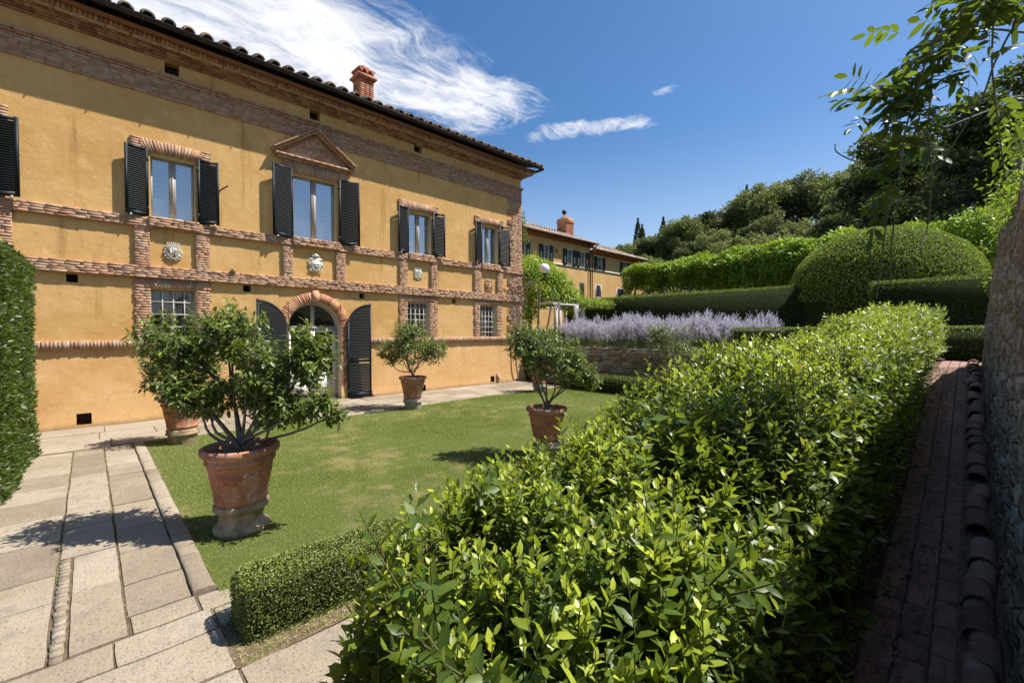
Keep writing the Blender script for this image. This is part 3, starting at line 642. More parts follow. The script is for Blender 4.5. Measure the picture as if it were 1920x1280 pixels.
# corner quoins, toothed
q = MB(); z = 2.0; k = 0
for (za, zb) in ((2.002, 3.528), (3.822, 4.768), (5.002, 8.038)):
    z = za
    while z < zb - .02:
        h = min(rng.uniform(.19, .27), zb - z); off = .0 if k % 2 else rng.uniform(.12, .2)
        if k % 5 == 0: off = .28
        bricks(q, 13.28 + off, 14.14, z, z + h, D - .045, .07, jit=.005, jag=.01); backing(q, 13.28 + off, 14.12, z, z + h, D - .045); z += h; k += 1
k = 0; z = 0.
q.build('corner_quoin', ['brick', 'mortar'], villa)
# lintels of the upper windows: brick flat arches with fanned bricks
def flat_arch(mb, x0, x1, z0, z1, y, dep):
    n = int((x1 - x0 - .36) / BH); xm = (x0 + x1) / 2; c = []; h = []; a = []
    for i in range(n):
        f = (i + .5) / n * 2 - 1; x = xm + f * (x1 - x0 - .36) / 2
        c.append((x, y + dep / 2 + rng.uniform(-.006, .006), (z0 + z1) / 2)); h.append((BH / 2 - .004, dep / 2, (z1 - z0) / 2 / math.cos(f * .45) - rng.uniform(0, .012))); a.append(f * .45)
    mb.boxes(c, h, .003, rot=a)
    bricks(mb, x0, x0 + .22, z0, z1, y, dep, jit=.004, jag=.012); bricks(mb, x1 - .22, x1, z0, z1, y, dep, jit=.004, jag=.012)
    mb.box(x0 + .02, x1 - .02, y + .016, D + .02, z0 + .01, z1 - .01, mat=1)
for w_ in WIN:
    if w_['lint']:
        p = MB(); flat_arch(p, w_['lint'][0], w_['lint'][1], w_['z1'] + .05, w_['z1'] + .36, D - .05, .07); p.build('brick_lintel', ['brick', 'mortar'], villa)
# ground floor window surrounds
for (a, b_, c, d, xa, xb) in GW:
    p = MB(); flat_arch(p, xa, xb, d + .015, 3.50, D - .045, .07)
    z = 2.0; k = 0
    while z < d - .02:
        h = min(.2, d - z); o1 = .0 if k % 2 else .03
        bricks(p, xa + o1, a - .004, z, z + h, D - .045, .07, jag=.01); bricks(p, b_ + .004, xb - o1, z, z + h, D - .045, .07, jag=.01)
        p.box(xa + o1 + .01, a - .01, D - .03, D + .02, z, z + h, mat=1); p.box(b_ + .01, xb - o1 - .01, D - .03, D + .02, z, z + h, mat=1); z += h; k += 1
    p.build('brick_surround', ['brick', 'mortar'], villa)
# ---- pediment over the middle window
pd = empty('pediment', (0, 0, 0)); pd.parent = villa
p = MB(); flat_arch(p, 4.16, 6.08, 6.95, 7.30, D - .05, .07); p.build('brick_lintel', ['brick', 'mortar'], pd)
p = MB(); bricks(p, 4.02, 6.22, 7.30, 7.36, D - .12, .14); bricks(p, 3.94, 6.28, 7.362, 7.42, D - .20, .22, vert=False)
for s_, xa, xb in ((1, 3.90, 5.11), (-1, 6.32, 5.11)):
    n = 24; f = (np.arange(n) + .5) / n; x = xa + (xb - xa) * f; z = 7.45 + .86 * f; ang = -math.atan2(.86, (xb - xa)) if s_ > 0 else -math.atan2(.86, xb - xa)
    L = math.hypot(xb - xa, .86) / n
    ang = -math.atan2(.86, abs(xb - xa)) * s_
    p.boxes(np.stack([x, np.full(n, D - .085), z], -1), (L / 2 - .004, .105, .035), .003, rot=np.full(n, ang))
    p.boxes(np.stack([x, np.full(n, D - .125), z + .062], -1), (L / 2 + .001, .155, .018), .003, rot=np.full(n, ang))
p.prism([(4.0, 7.40), (6.22, 7.40), (5.11, 8.22)], D - .03, D + .01, mat=1)
for z in np.arange(7.43, 8.1, .07):
    hw = (8.22 - z - .05) / .82 * 1.06
    if hw > .08: bricks(p, 5.11 - hw, 5.11 + hw, z, z + .07, D - .06, .07)
p.build('raking_cornice', ['brick', 'mortar'], pd)
# ---- arch of the door
p = MB(); n = 46; a = (np.arange(n) + .5) / n * PI; r0, r1 = AR + .01, AR + .30
sel = abs(a - PI / 2) > .075; a2 = a[sel]; rm = (r0 + r1) / 2
p.boxes(np.stack([AX + rm * np.cos(a2), np.full(len(a2), D - .03) + rng.uniform(-.006, .006, len(a2)), AZ + rm * np.sin(a2)], -1), (.029, .055, (r1 - r0) / 2), .002, rot=PI / 2 - a2)
p.boxes([[AX, D - .05, AZ + rm + .02]], [[.085, .08, .19]], .003)
th2 = np.linspace(0, PI, 33)
p.grid(np.stack([np.stack([AX + r_ * np.cos(th2), np.full(33, D - .068), AZ + r_ * np.sin(th2)], -1) for r_ in (AR + .004, r1 - .01)]), mat=1)
for sx_ in (-1, 1):
    xa, xb = sorted((AX + sx_ * (AR + .004), AX + sx_ * (AR + .30))); bricks(p, xa, xb, .0, AZ - .02, D - .085, .10, jag=.006); p.box(xa + .006, xb - .006, D - .072, D + .02, 0, AZ - .02, mat=1)
p.build('brick_arch', ['brick_arch', 'mortar'], villa)

# ---- cornice, eaves, roof
cn = MB()
for (z0, z1, pr, L) in ((8.99, 9.05, .05, .27), (9.052, 9.105, .10, .27), (9.107, 9.165, .15, .27), (9.167, 9.20, .20, .3)):
    bricks(cn, -9, 14.1 + pr, z0, z1, D - pr, pr + .05, jit=.003, bh=z1 - z0, yj=.004)
    cn.box(14.0, 14.1 + pr - .006, D - pr + .006, 24, z0, z1, mat=0)
n = int((14.5 + 9) / .085); x = -9 + (np.arange(n) + .5) * .085
cn.boxes(np.stack([x, np.full(n, D - .19) + rng.uniform(-.008, .008, n), np.full(n, 9.262)], -1), (.033, .20, .058), .004, rnd=rng.random(n))
cn.box(-9, 14.40, D - .33, D, 9.202, 9.318, mat=1)
cn.box(14.1, 14.5, D - .40, 24, 9.203, 9.316, mat=1)
cn.box(-9, 14.62, D - .56, D, 9.322, 9.352, mat=0); cn.box(14.1, 14.62, D - .555, 24, 9.353, 9.383, mat=0)
cn.build('cornice', ['brick_top', 'mortar'], villa)
# corrugated roof of cover tiles and pans
def tiled_roof(x0, x1, y0, y1, z0, z1, rows, pitch=.285, rad=.085, mat='tile', name='roof', parent=None, thick=True, per=8, lift=.028):
    rb = MB(); nt = int(round((x1 - x0) / pitch)); sl = (z1 - z0) / (y1 - y0); a = np.linspace(0, PI, per)
    for i in range(nt):
        xc = x0 + (i + .5) * pitch; xj = rng.uniform(-.008, .008)
        for j in range(rows):
            ya = y0 + (y1 - y0) * j / rows - .03 + rng.uniform(-.012, .012); yb = y0 + (y1 - y0) * (j + 1) / rows + .03
            za, zb = z0 + (ya - y0) * sl, z0 + (yb - y0) * sl; r_ = rng.random(); ra = rad * rng.uniform(.97, 1.05)
            P = np.array([[(xc + xj + r * np.cos(t_), y, zc_ + r * .86 * np.sin(t_)) for t_ in a] for (y, zc_, r) in ((ya, za + lift, ra), (yb, zb, ra * .84))])
            rb.grid(P, rnd=r_)
            if j == 0:
                rb.grid(np.stack([P[0], P[0] * 0 + np.array([(xc + xj + ra * .78 * np.cos(t_), ya, za + lift + ra * .62 * np.sin(t_)) for t_ in a])]), rnd=r_)
                for k in (1, 2):                     # doubled tiles at the eave
                    rr = ra * (1 + .10 * k); yy = ya + .05 * k; zz_ = za + lift + .008 * k + sl * .05 * k
                    P2 = np.array([[(xc + xj + rr * np.cos(t_), y, z_ + rr * .86 * np.sin(t_)) for t_ in a] for y, z_ in ((yy, zz_), (yy + .4, zz_ + .4 * sl))])
                    rb.grid(P2, rnd=rng.random()); rb.grid(np.stack([P2[0], P2[0] - np.array([0, 0, .018])]), rnd=r_)
    # pans
    ys = np.array([y0 - .06, y1]); xs_ = x0 + np.arange(nt * 4 + 1) * pitch / 4
    zz_ = -.02 + .02 * np.cos(np.arange(nt * 4 + 1) * PI / 2)
    rb.grid(np.array([[(x_, y_, z0 + (y_ - y0) * sl + d_) for x_, d_ in zip(xs_, zz_)] for y_ in ys]), rnd=.35)
    return rb.build(name, mat, parent, smooth=True)
roof = tiled_roof(-9.1, 14.77, D - .80, 18.8, 9.50, 11.05, 11, pitch=.385, rad=.118, parent=villa)
rb = MB(); rb.add([(-9, 18.8, 11.0), (14.7, 18.8, 11.05), (14.7, 24.6, 9.4), (-9, 24.6, 9.4)], Q=[(0, 1, 2, 3)]); rb.box(-9, 14.66, 18.7, 18.9, 11.0, 11.1)
rb.box(14.60, 14.665, D - .68, 18.8, 9.385, 9.40)
o = rb.build('roof', 'tile', villa); o['label'] = 'rear slope of the tiled roof'
# half round gutter
gt = MB(); a = np.linspace(PI, 2 * PI, 9); yg, zg = D - .78, 9.455
gt.grid(np.array([[(x_, yg + .075 * np.cos(t_), zg + .075 * np.sin(t_)) for t_ in a] for x_ in np.linspace(-9, 14.72, 12)]))
gt.grid(np.array([[(x_, yg + .068 * np.cos(t_), zg + .068 * np.sin(t_)) for t_ in a] for x_ in np.linspace(-9, 14.72, 12)]))
gt.tube([(-9, yg - .075, zg), (14.72, yg - .075, zg)], .009, 5); gt.box(14.70, 14.725, yg - .07, yg + .07, zg - .06, zg)
gt.tube([(14.72, yg, zg - .02), (14.72, 24, zg - .02)], .06, 8)
for x_ in np.arange(-8.5, 14.6, .95): gt.box(x_ - .012, x_ + .012, yg - .082, yg + .2, zg - .085, zg - .073)
gt.build('gutter', 'gutter', villa)
# chimneys
def chimney(name, x, y, z0, z1, w_, parent, mat='brick_red', crown=True):
    c = MB(); hw = w_ / 2
    m = int((z1 - .34 - z0) / .075)
    for j in range(m):
        z = z0 + (j + .5) * .075
        for s_ in (-1, 1):
            n = max(2, int(w_ / .16)); off = .5 if j % 2 else 0
            e = np.linspace(-hw, hw, n + 1)
            c.boxes(np.stack([(e[:-1] + e[1:]) / 2, np.full(n, s_ * (hw - .04)), np.full(n, z)], -1) + [x, y, 0], ((e[1] - e[0]) / 2 - .006, .045, .031), .004)
            c.boxes(np.stack([np.full(n, s_ * (hw - .04)), (e[:-1] + e[1:]) / 2, np.full(n, z)], -1) + [x, y, 0], (.045, (e[1] - e[0]) / 2 - .006, .031), .004)
    c.box(x - hw + .012, x + hw - .012, y - hw + .012, y + hw - .012, z0, z1 - .3, mat=1)
    if crown:
        for k, (e, h) in enumerate(((.03, .05), (.09, .07), (.05, .05))): c.box(x - hw - e, x + hw + e, y - hw - e, y + hw + e, z1 - .36 + k * .06, z1 - .36 + k * .06 + h, jit=.01)
        for i in (-1, 0, 1):
            for s_ in (-1, 1):
                c.box(x + i * hw * .8 - .04, x + i * hw * .8 + .04, y + s_ * hw - .05, y + s_ * hw + .05, z1 - .18, z1 - .05)
        c.box(x - hw - .04, x + hw + .04, y - hw - .04, y + hw + .04, z1 - .05, z1 + .01, jit=.01); c.box(x - hw * .6, x + hw * .6, y - hw * .6, y + hw * .6, z1 + .01, z1 + .12, jit=.02)
    else:
        c.box(x - hw - .07, x + hw + .07, y - hw - .07, y + hw + .07, z1 - .36, z1 - .27, jit=.01); c.box(x - hw, x + hw, y - hw, y + hw, z1 - .27, z1 - .02)
        c.lathe([(hw * 1.0, z1 - .02), (hw * .8, z1 + .12), (hw * .4, z1 + .2), (.01, z1 + .22)], (x, y, 0), 12)
    return c.build(name, [mat, 'mortar'], parent)
chimney('chimney', 7.18, 15.1, 9.7, 11.42, .52, roof)

# ---- shutters
def shutter(mb, w_, z0, z1, arch=None, th=.04, slat=.062, flip=1, mid=True):
    """leaf in local x 0..w_, hinge at x=0; arch=+1: quarter-round top, tall at x=w_"""
    f = .062
    def top(x):
        return z1 if not arch else (z1 - w_ * 1.0) + math.sqrt(max(0, 1 - ((w_ - x) / w_) ** 2)) * w_ * .98
    if not arch:
        mb.box(0, f, -th / 2, th / 2, z0, z1); mb.box(w_ - f, w_, -th / 2, th / 2, z0, z1); mb.box(f, w_ - f, -th / 2 + .001, th / 2 - .001, z1 - f * 1.1, z1); mb.box(f, w_ - f, -th / 2 + .001, th / 2 - .001, z0, z0 + f * 1.6)
        zt = z1 - f * 1.1
    else:
        mb.box(0, f, -th / 2, th / 2, z0, top(.02)); mb.box(w_ - f, w_, -th / 2, th / 2, z0, z1); mb.box(f, w_ - f, -th / 2 + .001, th / 2 - .001, z0, z0 + .16)
        xs_ = np.linspace(0.0, w_, 14); o_ = [(x_, top(x_)) for x_ in xs_]; i_ = [(x_ + (f if k < 2 else 0) * 0, max(top(x_) - f * 1.2, top(0) - .02)) for k, x_ in enumerate(xs_)]
        for k in range(13):
            A = o_[k]; B = o_[k + 1]; c_ = i_[k + 1]; d_ = i_[k]
            V = [(p_[0], y_, p_[1]) for y_ in (-th / 2 - .001, th / 2 + .001) for p_ in (A, B, c_, d_)]
            mb.add(V, Q=[(0, 1, 2, 3), (7, 6, 5, 4), (0, 4, 5, 1), (3, 2, 6, 7)])
        mb.box(f, w_ - f, -th / 2 + .001, th / 2 - .001, z0 + 1.15, z0 + 1.25); zt = z1
    z = z0 + f * 1.6 + .03
    if arch: z = z0 + .19
    while z < zt - .03:
        lo = f
        if arch:
            if z + .02 > top(0):                       # find where the curve allows
                v = (z + .03 - (z1 - w_)) / (w_ * .98)
                if v >= .96: break
                lo = max(f, w_ - w_ * math.sqrt(1 - v * v) + .03)
        if not (arch and z0 + 1.12 < z < z0 + 1.27) and lo < w_ - f - .02:
            xa, xb = lo - .003, w_ - f + .003
            V = [(xa, -.021, z + .010), (xb, -.021, z + .010), (xb, .018, z - .030), (xa, .018, z - .030), (xa, -.021, z + .022), (xb, -.021, z + .022), (xb, .018, z - .020), (xa, .018, z - .020)]
            mb.add(V, Q=[(0, 1, 2, 3), (4, 5, 6, 7), (0, 1, 5, 4), (3, 2, 6, 7)])
        z += .052 if not arch else .050
    if not arch: pass
def put_shutter(x_h, x_o, z0, z1, parent, out, arch=None, y0=None, name='shutter', mat='darkgreen'):
    """x_h: hinge x, x_o: outer x; out: how far the free edge stands off the wall"""
    sgn = 1 if x_o > x_h else -1; wid = abs(x_o - x_h); L = math.hypot(wid, out)
    m_ = MB(); shutter(m_, L, z0, z1, arch); ang = math.atan2(-out, wid)
    for V in m_.V:
        x, y = V[:, 0].copy(), V[:, 1].copy(); V[:, 0] = x_h + sgn * (x * math.cos(ang) - y * math.sin(ang)); V[:, 1] = (D - .07 if y0 is None else y0) + x * math.sin(ang) + y * math.cos(ang)
    o = m_.build(name, mat, parent)
    yh = (D - .07 if y0 is None else y0)
    for z in (z0 + .2, z1 - .25 if not arch else z0 + 1.9): MB().boxes([[x_h + sgn * .01, yh - .0, z]], [[.018, .032, .05]]).build('hinge', 'iron', o)
    cb = MB(); cb.boxes([[x_h + sgn * (wid * .78), yh - out * .78 - .03, z0 - .015]], [[.016, .02, .022]]); 
    if not arch: cb.build('shutter_catch', 'limest', o)
    return o
for i, w_ in enumerate(WIN):
    for (h_, o_) in ((w_['sl'][1], w_['sl'][0]), (w_['sr'][0], w_['sr'][1])):
        put_shutter(h_, o_, w_['z0'] - .03, w_['z1'] + .10 + (.02 if i == 2 else 0), villa, .12 + (.05 if i == 2 else rng.uniform(-.02, .03)))
for h_, o_, nm in ((4.24, 3.38, 'left'), (6.02, 6.76, 'right')):
    o = put_shutter(h_, o_, .06, 3.13, villa, .16, arch=1, y0=D - .16); o['label'] = 'tall quarter-round door shutter'
# ---- windows
def casement(i, x0, x1, z0, z1, curtains=True):
    y = D + .17; fr = MB(); f = .05
    fr.box(x0, x0 + f, y, y + .06, z0, z1); fr.box(x1 - f, x1, y, y + .06, z0, z1); fr.box(x0 + f, x1 - f, y, y + .06, z1 - f, z1); fr.box(x0 + f, x1 - f, y, y + .06, z0, z0 + f)
    xm = (x0 + x1) / 2; fr.box(xm - .07, xm + .07, y - .015, y + .05, z0 + f, z1 - f); fr.box(xm - .012, xm + .012, y - .028, y - .016, z0 + f, z1 - f)
    fo = fr.build('window', 'frame', villa)
    for a, b_ in ((x0 + f, xm - .07), (xm + .07, x1 - f)):
        MB().add([(a, y + .03, z0 + f), (b_, y + .03, z0 + f), (b_, y + .03, z1 - f), (a, y + .03, z1 - f)], Q=[(0, 1, 2, 3)]).build('pane', 'glass', fo)
        n = 24; xs_ = np.linspace(a - .03, b_ + .03, n); zs_ = np.array([z0, z1]); yy = y + .12 + .018 * np.sin(xs_ * 46)
        MB().grid(np.array([[(x_, q_, z_) for x_, q_ in zip(xs_, yy)] for z_ in zs_])).build('curtain', 'curtain', fo)
        # tied-back white voile low on the inner side
        s_ = 1 if a > xm - .1 else -1; zt = z0 + (z1 - z0) * .34; cxa, cxb = (a, a + (b_ - a) * .55) if s_ > 0 else (a, b_)
        xs2 = np.linspace(cxa, cxb, 14); yy2 = y + .085 + .01 * np.sin(xs2 * 90)
        MB().grid(np.array([[(x_, q_, z_) for x_, q_ in zip(xs2, yy2)] for z_ in (z0 + .03, zt)])).build('curtain', 'voile', fo)
    sb = MB(); sb.box(x0 - .02, x1 + .02, D - .05, y - .002, z0 - .035, z0 - .003); sb.build('sill', 'white', fo)
for i, w_ in enumerate(WIN): casement(i, w_['x0'], w_['x1'], w_['z0'], w_['z1'])
def barred(x0, x1, z0, z1):
    y = D + .20; fr = MB(); f = .045
    fr.box(x0, x0 + f, y, y + .05, z0, z1); fr.box(x1 - f, x1, y, y + .05, z0, z1); fr.box(x0 + f, x1 - f, y, y + .05, z1 - f, z1); fr.box(x0 + f, x1 - f, y, y + .05, z0, z0 + f)
    xm = (x0 + x1) / 2; fr.box(xm - .06, xm + .06, y - .01, y + .045, z0 + f, z1 - f)
    fo = fr.build('window', 'frame', villa)
    MB().add([(x0, y + .025, z0), (x1, y + .025, z0), (x1, y + .025, z1), (x0, y + .025, z1)], Q=[(0, 1, 2, 3)]).build('pane', 'glass_dark', fo)
    MB().add([(x0 + .2, y + .2, z0), (x1, y + .16, z0), (x1, y + .16, z1), (x0 + .2, y + .2, z1)], Q=[(0, 1, 2, 3)]).build('curtain', 'bark', fo)
    g = MB(); yb = D + .07
    nv_, nh_ = (5, 5) if x0 < 2 else (6, 7)
    for x_ in np.linspace(x0, x1, nv_)[1:-1]: g.box(x_ - .009, x_ + .009, yb - .009, yb + .009, z0, z1)
    for z_ in np.linspace(z0, z1, nh_)[1:-1]: g.box(x0, x1, yb - .013, yb - .0095, z_ - .009, z_ + .009)
    g.build('window_grille', 'white', fo)
for a, b_, c, d, _, _ in GW: barred(a, b_, c, d)
# arched door: white frame, fanlight, glazed leaves
y = D + .22; fr = MB(); r_o, r_i = AR, AR - .07
fr.grid(np.stack([np.stack([AX + r_ * np.cos(th2), np.full(33, yy), AZ + r_ * np.sin(th2)], -1) for r_, yy in ((r_o, y - .03), (r_i, y - .03), (r_i, y + .04))]))
for s_ in (-1, 1): fr.box(*sorted((AX + s_ * r_o, AX + s_ * r_i)), y - .03, y + .04, .05, AZ)
fr.box(AX - r_i, AX + r_i, y - .04, y + .03, AZ - .06, AZ + .05); fr.box(AX - .06, AX + .06, y - .035, y + .035, AZ + .05, AZ + r_i)
door = fr.build('door', 'frame', villa); door['label'] = 'arched glazed door with white frame'
for s_ in (-1, 1):
    lf = MB(); xa, xb = sorted((AX + s_ * .004, AX + s_ * (r_i - .005))); q = (xa, xb)
    lf.box(xa, xa + .07, y - .02, y + .03, .08, AZ - .065); lf.box(xb - .07, xb, y - .02, y + .03, .08, AZ - .065); lf.box(xa + .07, xb - .07, y - .019, y + .029, AZ - .135, AZ - .065)
    lf.box(xa + .07, xb - .07, y - .019, y + .029, .80, .90); lf.box(xa + .07, xb - .07, y - .012, y + .022, .08, .80)
    lo_ = lf.build('door_leaf', 'white', door)
    MB().add([(xa + .07, y, .9), (xb - .07, y, .9), (xb - .07, y, AZ - .135), (xa + .07, y, AZ - .135)], Q=[(0, 1, 2, 3)]).build('pane', 'glass_dark', lo_)
fl = MB(); fl.add(np.vstack([[(AX, y, AZ)], np.stack([AX + r_i * np.cos(th2), np.full(33, y), AZ + r_i * np.sin(th2)], -1)]), T=[(0, k, k + 1) for k in range(1, 33)]); fl.build('pane', 'glass_dark', door)
st_ = MB(); st_.box(AX - .95, AX + .95, D - .42, D - .09, -.02, .055, jit=.006); st_.box(AX - AR, AX + AR, D - .085, D + .3, -.02, .05); st_.build('door_step', 'trav', villa)
# ---- vents, grilles, iron pin
for k, (a, z, ww, hh_) in enumerate(PUT[4:6]):
    g = MB()
    for i in range(5): g.box(a + .02 + i * (ww - .04) / 5, a + .02 + i * (ww - .04) / 5 + .02, D - .06 + .08, D - .04 + .08, z, z + hh_)
    for i in range(4): g.box(a, a + ww, D + .022, D + .034, z + .03 + i * .055, z + .045 + i * .055)
    g.build('vent_grille', 'rust', villa)
g = MB(); g.tube([(2.60, D + .02, 6.0), (2.66, D - .16, 6.04), (2.76, D - .22, 6.12)], .018, 6); g.build('iron_pin', 'rust', villa)
g = MB(); g.box(2.79, 2.93, D - .16, D - .1, 3.82, 3.86); g.box(2.83, 2.88, D - .15, D - .1, 3.86, 3.91); g.build('wall_fitting', 'rust', villa)
for q_ in ((6.85, 6.95, D - .20, D - .03, .0, .17), (12.55, 12.66, D - .17, D - .05, .12, .42)): MB().box(*q_, jit=.006).build('stone_block', 'brick', villa)
for x_ in (-.75, 2.9, 6.4, 10.1):  # small fixings on the band
    pass
# ---- coats of arms
def disc_outline(fn, n=40): return [fn(2 * PI * k / n) for k in range(n)]
c1 = MB(); cx, cz = 1.58, 4.22
shield = [(-.10, .13), (0, .145), (.10, .13), (.125, .05), (.11, -.05), (.05, -.12), (0, -.15), (-.05, -.12), (-.11, -.05), (-.125, .05)]
def scroll(k): a_ = k; r_ = .165 + .022 * math.sin(a_ * 9); return (cx + r_ * math.cos(a_) * 1.05, cz - .015 + r_ * math.sin(a_) * 1.08)
c1.prism(disc_outline(scroll, 72), D - .035, D + .01)
c1.prism([(cx + a_, cz + b_) for a_, b_ in shield], D - .065, D - .03, mat=1)
ring = [(cx + a_ * 1.12, D - .065, cz + b_ * 1.12) for a_, b_ in shield + shield[:1]]; c1.tube(ring, .011, 6)
c1.box(cx - .07, cx - .035, D - .078, D - .066, cz - .08, cz + .06); 
for k in range(3): c1.box(cx - .082 + k * .023, cx - .070 + k * .023, D - .078, D - .066, cz + .061, cz + .078)
c1.box(cx - .085, cx - .02, D - .076, D - .066, cz - .1, cz - .075); c1.box(cx - .004, cx + .004, D - .076, D - .066, cz - .12, cz + .13)
for k in range(3): c1.box(cx + .02, cx + .095 - k * .015, D - .076, D - .066, cz + .03 - k * .05, cz + .05 - k * .05)
for k in range(7): c1.boxes([[cx - .12 + k * .04, D - .055, cz + .205 + .012 * math.sin(k / 6 * PI)]], [[.011, .014, .022]]); 
c1.tube([(cx - .14 + .28 * k / 8, D - .055, cz + .165 + .02 * math.sin(k / 8 * PI)) for k in range(9)], .014, 6)
for a_ in np.linspace(0, 2 * PI, 14, endpoint=False): c1.lathe([(.001, -.02), (.02, -.008), (.02, .01), (.001, .022)], (cx + .18 * math.cos(a_), D - .04, cz - .02 + .18 * math.sin(a_)), 7)
o = c1.build('coat_of_arms', ['limest', 'greyst'], villa, smooth=False); o['label'] = 'round stone crest with crown and tower shield'
c2 = MB(); cx, cz = 5.10, 4.27
def cart(k): r_ = 1 + .07 * math.cos(6 * k + .6); return (cx + .205 * r_ * math.cos(k) * (1 + .12 * math.sin(k)), cz + .24 * r_ * math.sin(k))
c2.prism(disc_outline(cart, 60), D - .045, D + .01)
sh2 = [(-.12, .15), (.12, .15), (.15, .03), (.10, -.12), (0, -.19), (-.10, -.12), (-.15, .03)]
c2.prism([(cx + a_, cz + b_) for a_, b_ in sh2], D - .07, D - .04); c2.tube([(cx + a_ * 1.0, D - .07, cz + b_) for a_, b_ in sh2 + sh2[:1]], .010, 6)
c2.prism([(cx - .10, cz - .03), (cx + .10, cz - .03), (cx, cz - .10)], D - .082, D - .068, mat=1)
for k in range(6): c2.box(cx - .1 + k * .035, cx - .08 + k * .035, D - .08, D - .069, cz + .0, cz + .025 + .012 * (k % 3))
c2.lathe([(.001, 0), (.07, .01), (.085, .04), (.05, .09), (.001, .11)], (cx - .0, D - .03, cz + .24), 12)
c2.tube([(cx + .10 * math.cos(a_), D - .05, cz + .255 + .04 * math.sin(a_)) for a_ in np.linspace(PI, 0, 9)], .018, 6)
for sx_, sz_ in ((-1, .17), (1, .17), (-1, -.19), (1, -.19), (-1, 0), (1, 0)): c2.tube([(cx + sx_ * (.17 + .03 * math.cos(a_)), D - .05, cz + sz_ * .95 + .03 * math.sin(a_)) for a_ in np.linspace(0, 5.2, 9)], .012, 5)
o = c2.build('coat_of_arms', ['limest', 'greyst'], villa); o['label'] = 'white oval cartouche crest above the door'
c3 = MB(); cx, cz = 8.75, 4.34
c3.box(cx - .15, cx + .15, D - .03, D + .01, cz - .19, cz + .19, jit=.004)
for a_, b_ in (((-.14, .18), (.14, .18)), ((-.14, -.14), (.14, -.14)), ((-.14, .18), (-.14, -.14)), ((.14, .18), (.14, -.14))): c3.tube([(cx + a_[0], D - .035, cz + a_[1]), (cx + b_[0], D - .035, cz + b_[1])], .012, 5)
c3.tube([(cx - .1, D - .04, cz - .12), (cx - .06, D - .045, cz + .0), (cx - .09, D - .04, cz + .12)], .013, 5); c3.tube([(cx + .02, D - .04, cz - .12), (cx + .07, D - .045, cz + .02), (cx + .02, D - .04, cz + .14), (cx - .02, D - .04, cz + .06)], .015, 5)
for k in range(4): c3.tube([(cx + .0, D - .04, cz - .08 + k * .05), (cx + .1, D - .045, cz - .05 + k * .05)], .009, 5)
c3.prism([(cx - .1, cz - .19), (cx + .1, cz - .19), (cx, cz - .23)], D - .03, D + .01)
o = c3.build('coat_of_arms', 'limest', villa); o['label'] = 'small rectangular carved stone plaque'
c4 = MB(); cx, cz = 12.17, 4.14
c4.box(cx - .18, cx + .18, D - .03, D + .01, cz - .22, cz + .22, jit=.004)
for z_ in (cz + .2, cz - .2): c4.box(cx - .17, cx + .17, D - .045, D - .03, z_ - .014, z_ + .014)
for x_ in (cx - .165, cx + .165): c4.box(x_ - .012, x_ + .012, D - .045, D - .03, cz - .186, cz + .186)
c4.box(cx - .012, cx + .012, D - .042, D - .03, cz + .02, cz + .15); c4.box(cx - .05, cx + .05, D - .043, D - .0305, cz + .1, cz + .12)
for k in range(3): c4.box(cx - .09, cx + .1, D - .042, D - .03, cz - .05 - k * .045, cz - .03 - k * .045)
o = c4.build('coat_of_arms', 'terr4' if 'terr4' in M else 'brick', villa); o['label'] = 'terracotta plaque with a cross relief'

# =================================================================== FAR HOUSE
fh = empty('farmhouse', (21, 20.5, 1.5)); tag(fh, 'long ochre house with white string course and green shutters behind the lavender', 'house')
def fpart(mb, name, mats, parent=None, **k):
    for V in mb.V: V -= np.array([21, 20.5, 1.5], np.float32)
    return mb.build(name, mats, parent or fh, **k)
FY = 20.5
UP = [(20.3, 20.88, 20.88 + .46, None), (22.62, 23.28, 22.28, 23.71), (25.22, 25.90, 24.86, 26.32), (26.80, 27.47, 26.41, 27.94)]
fwin = [(20.28, 20.9, 7.12, 8.2), (22.66, 23.26, 7.12, 8.2), (25.22, 25.86, 7.12, 8.2), (26.80, 27.42, 7.12, 8.2), (29.0, 29.66, 7.14, 8.08), (32.7, 33.3, 7.14, 8.06)]
flow = [(25.29, 25.85, 4.6, 5.9), (26.78, 27.40, 4.7, 5.9), (28.9, 29.55, 4.95, 5.86), (31.9, 32.9, 4.6, 5.8), (22.2, 22.9, 4.3, 5.9)]
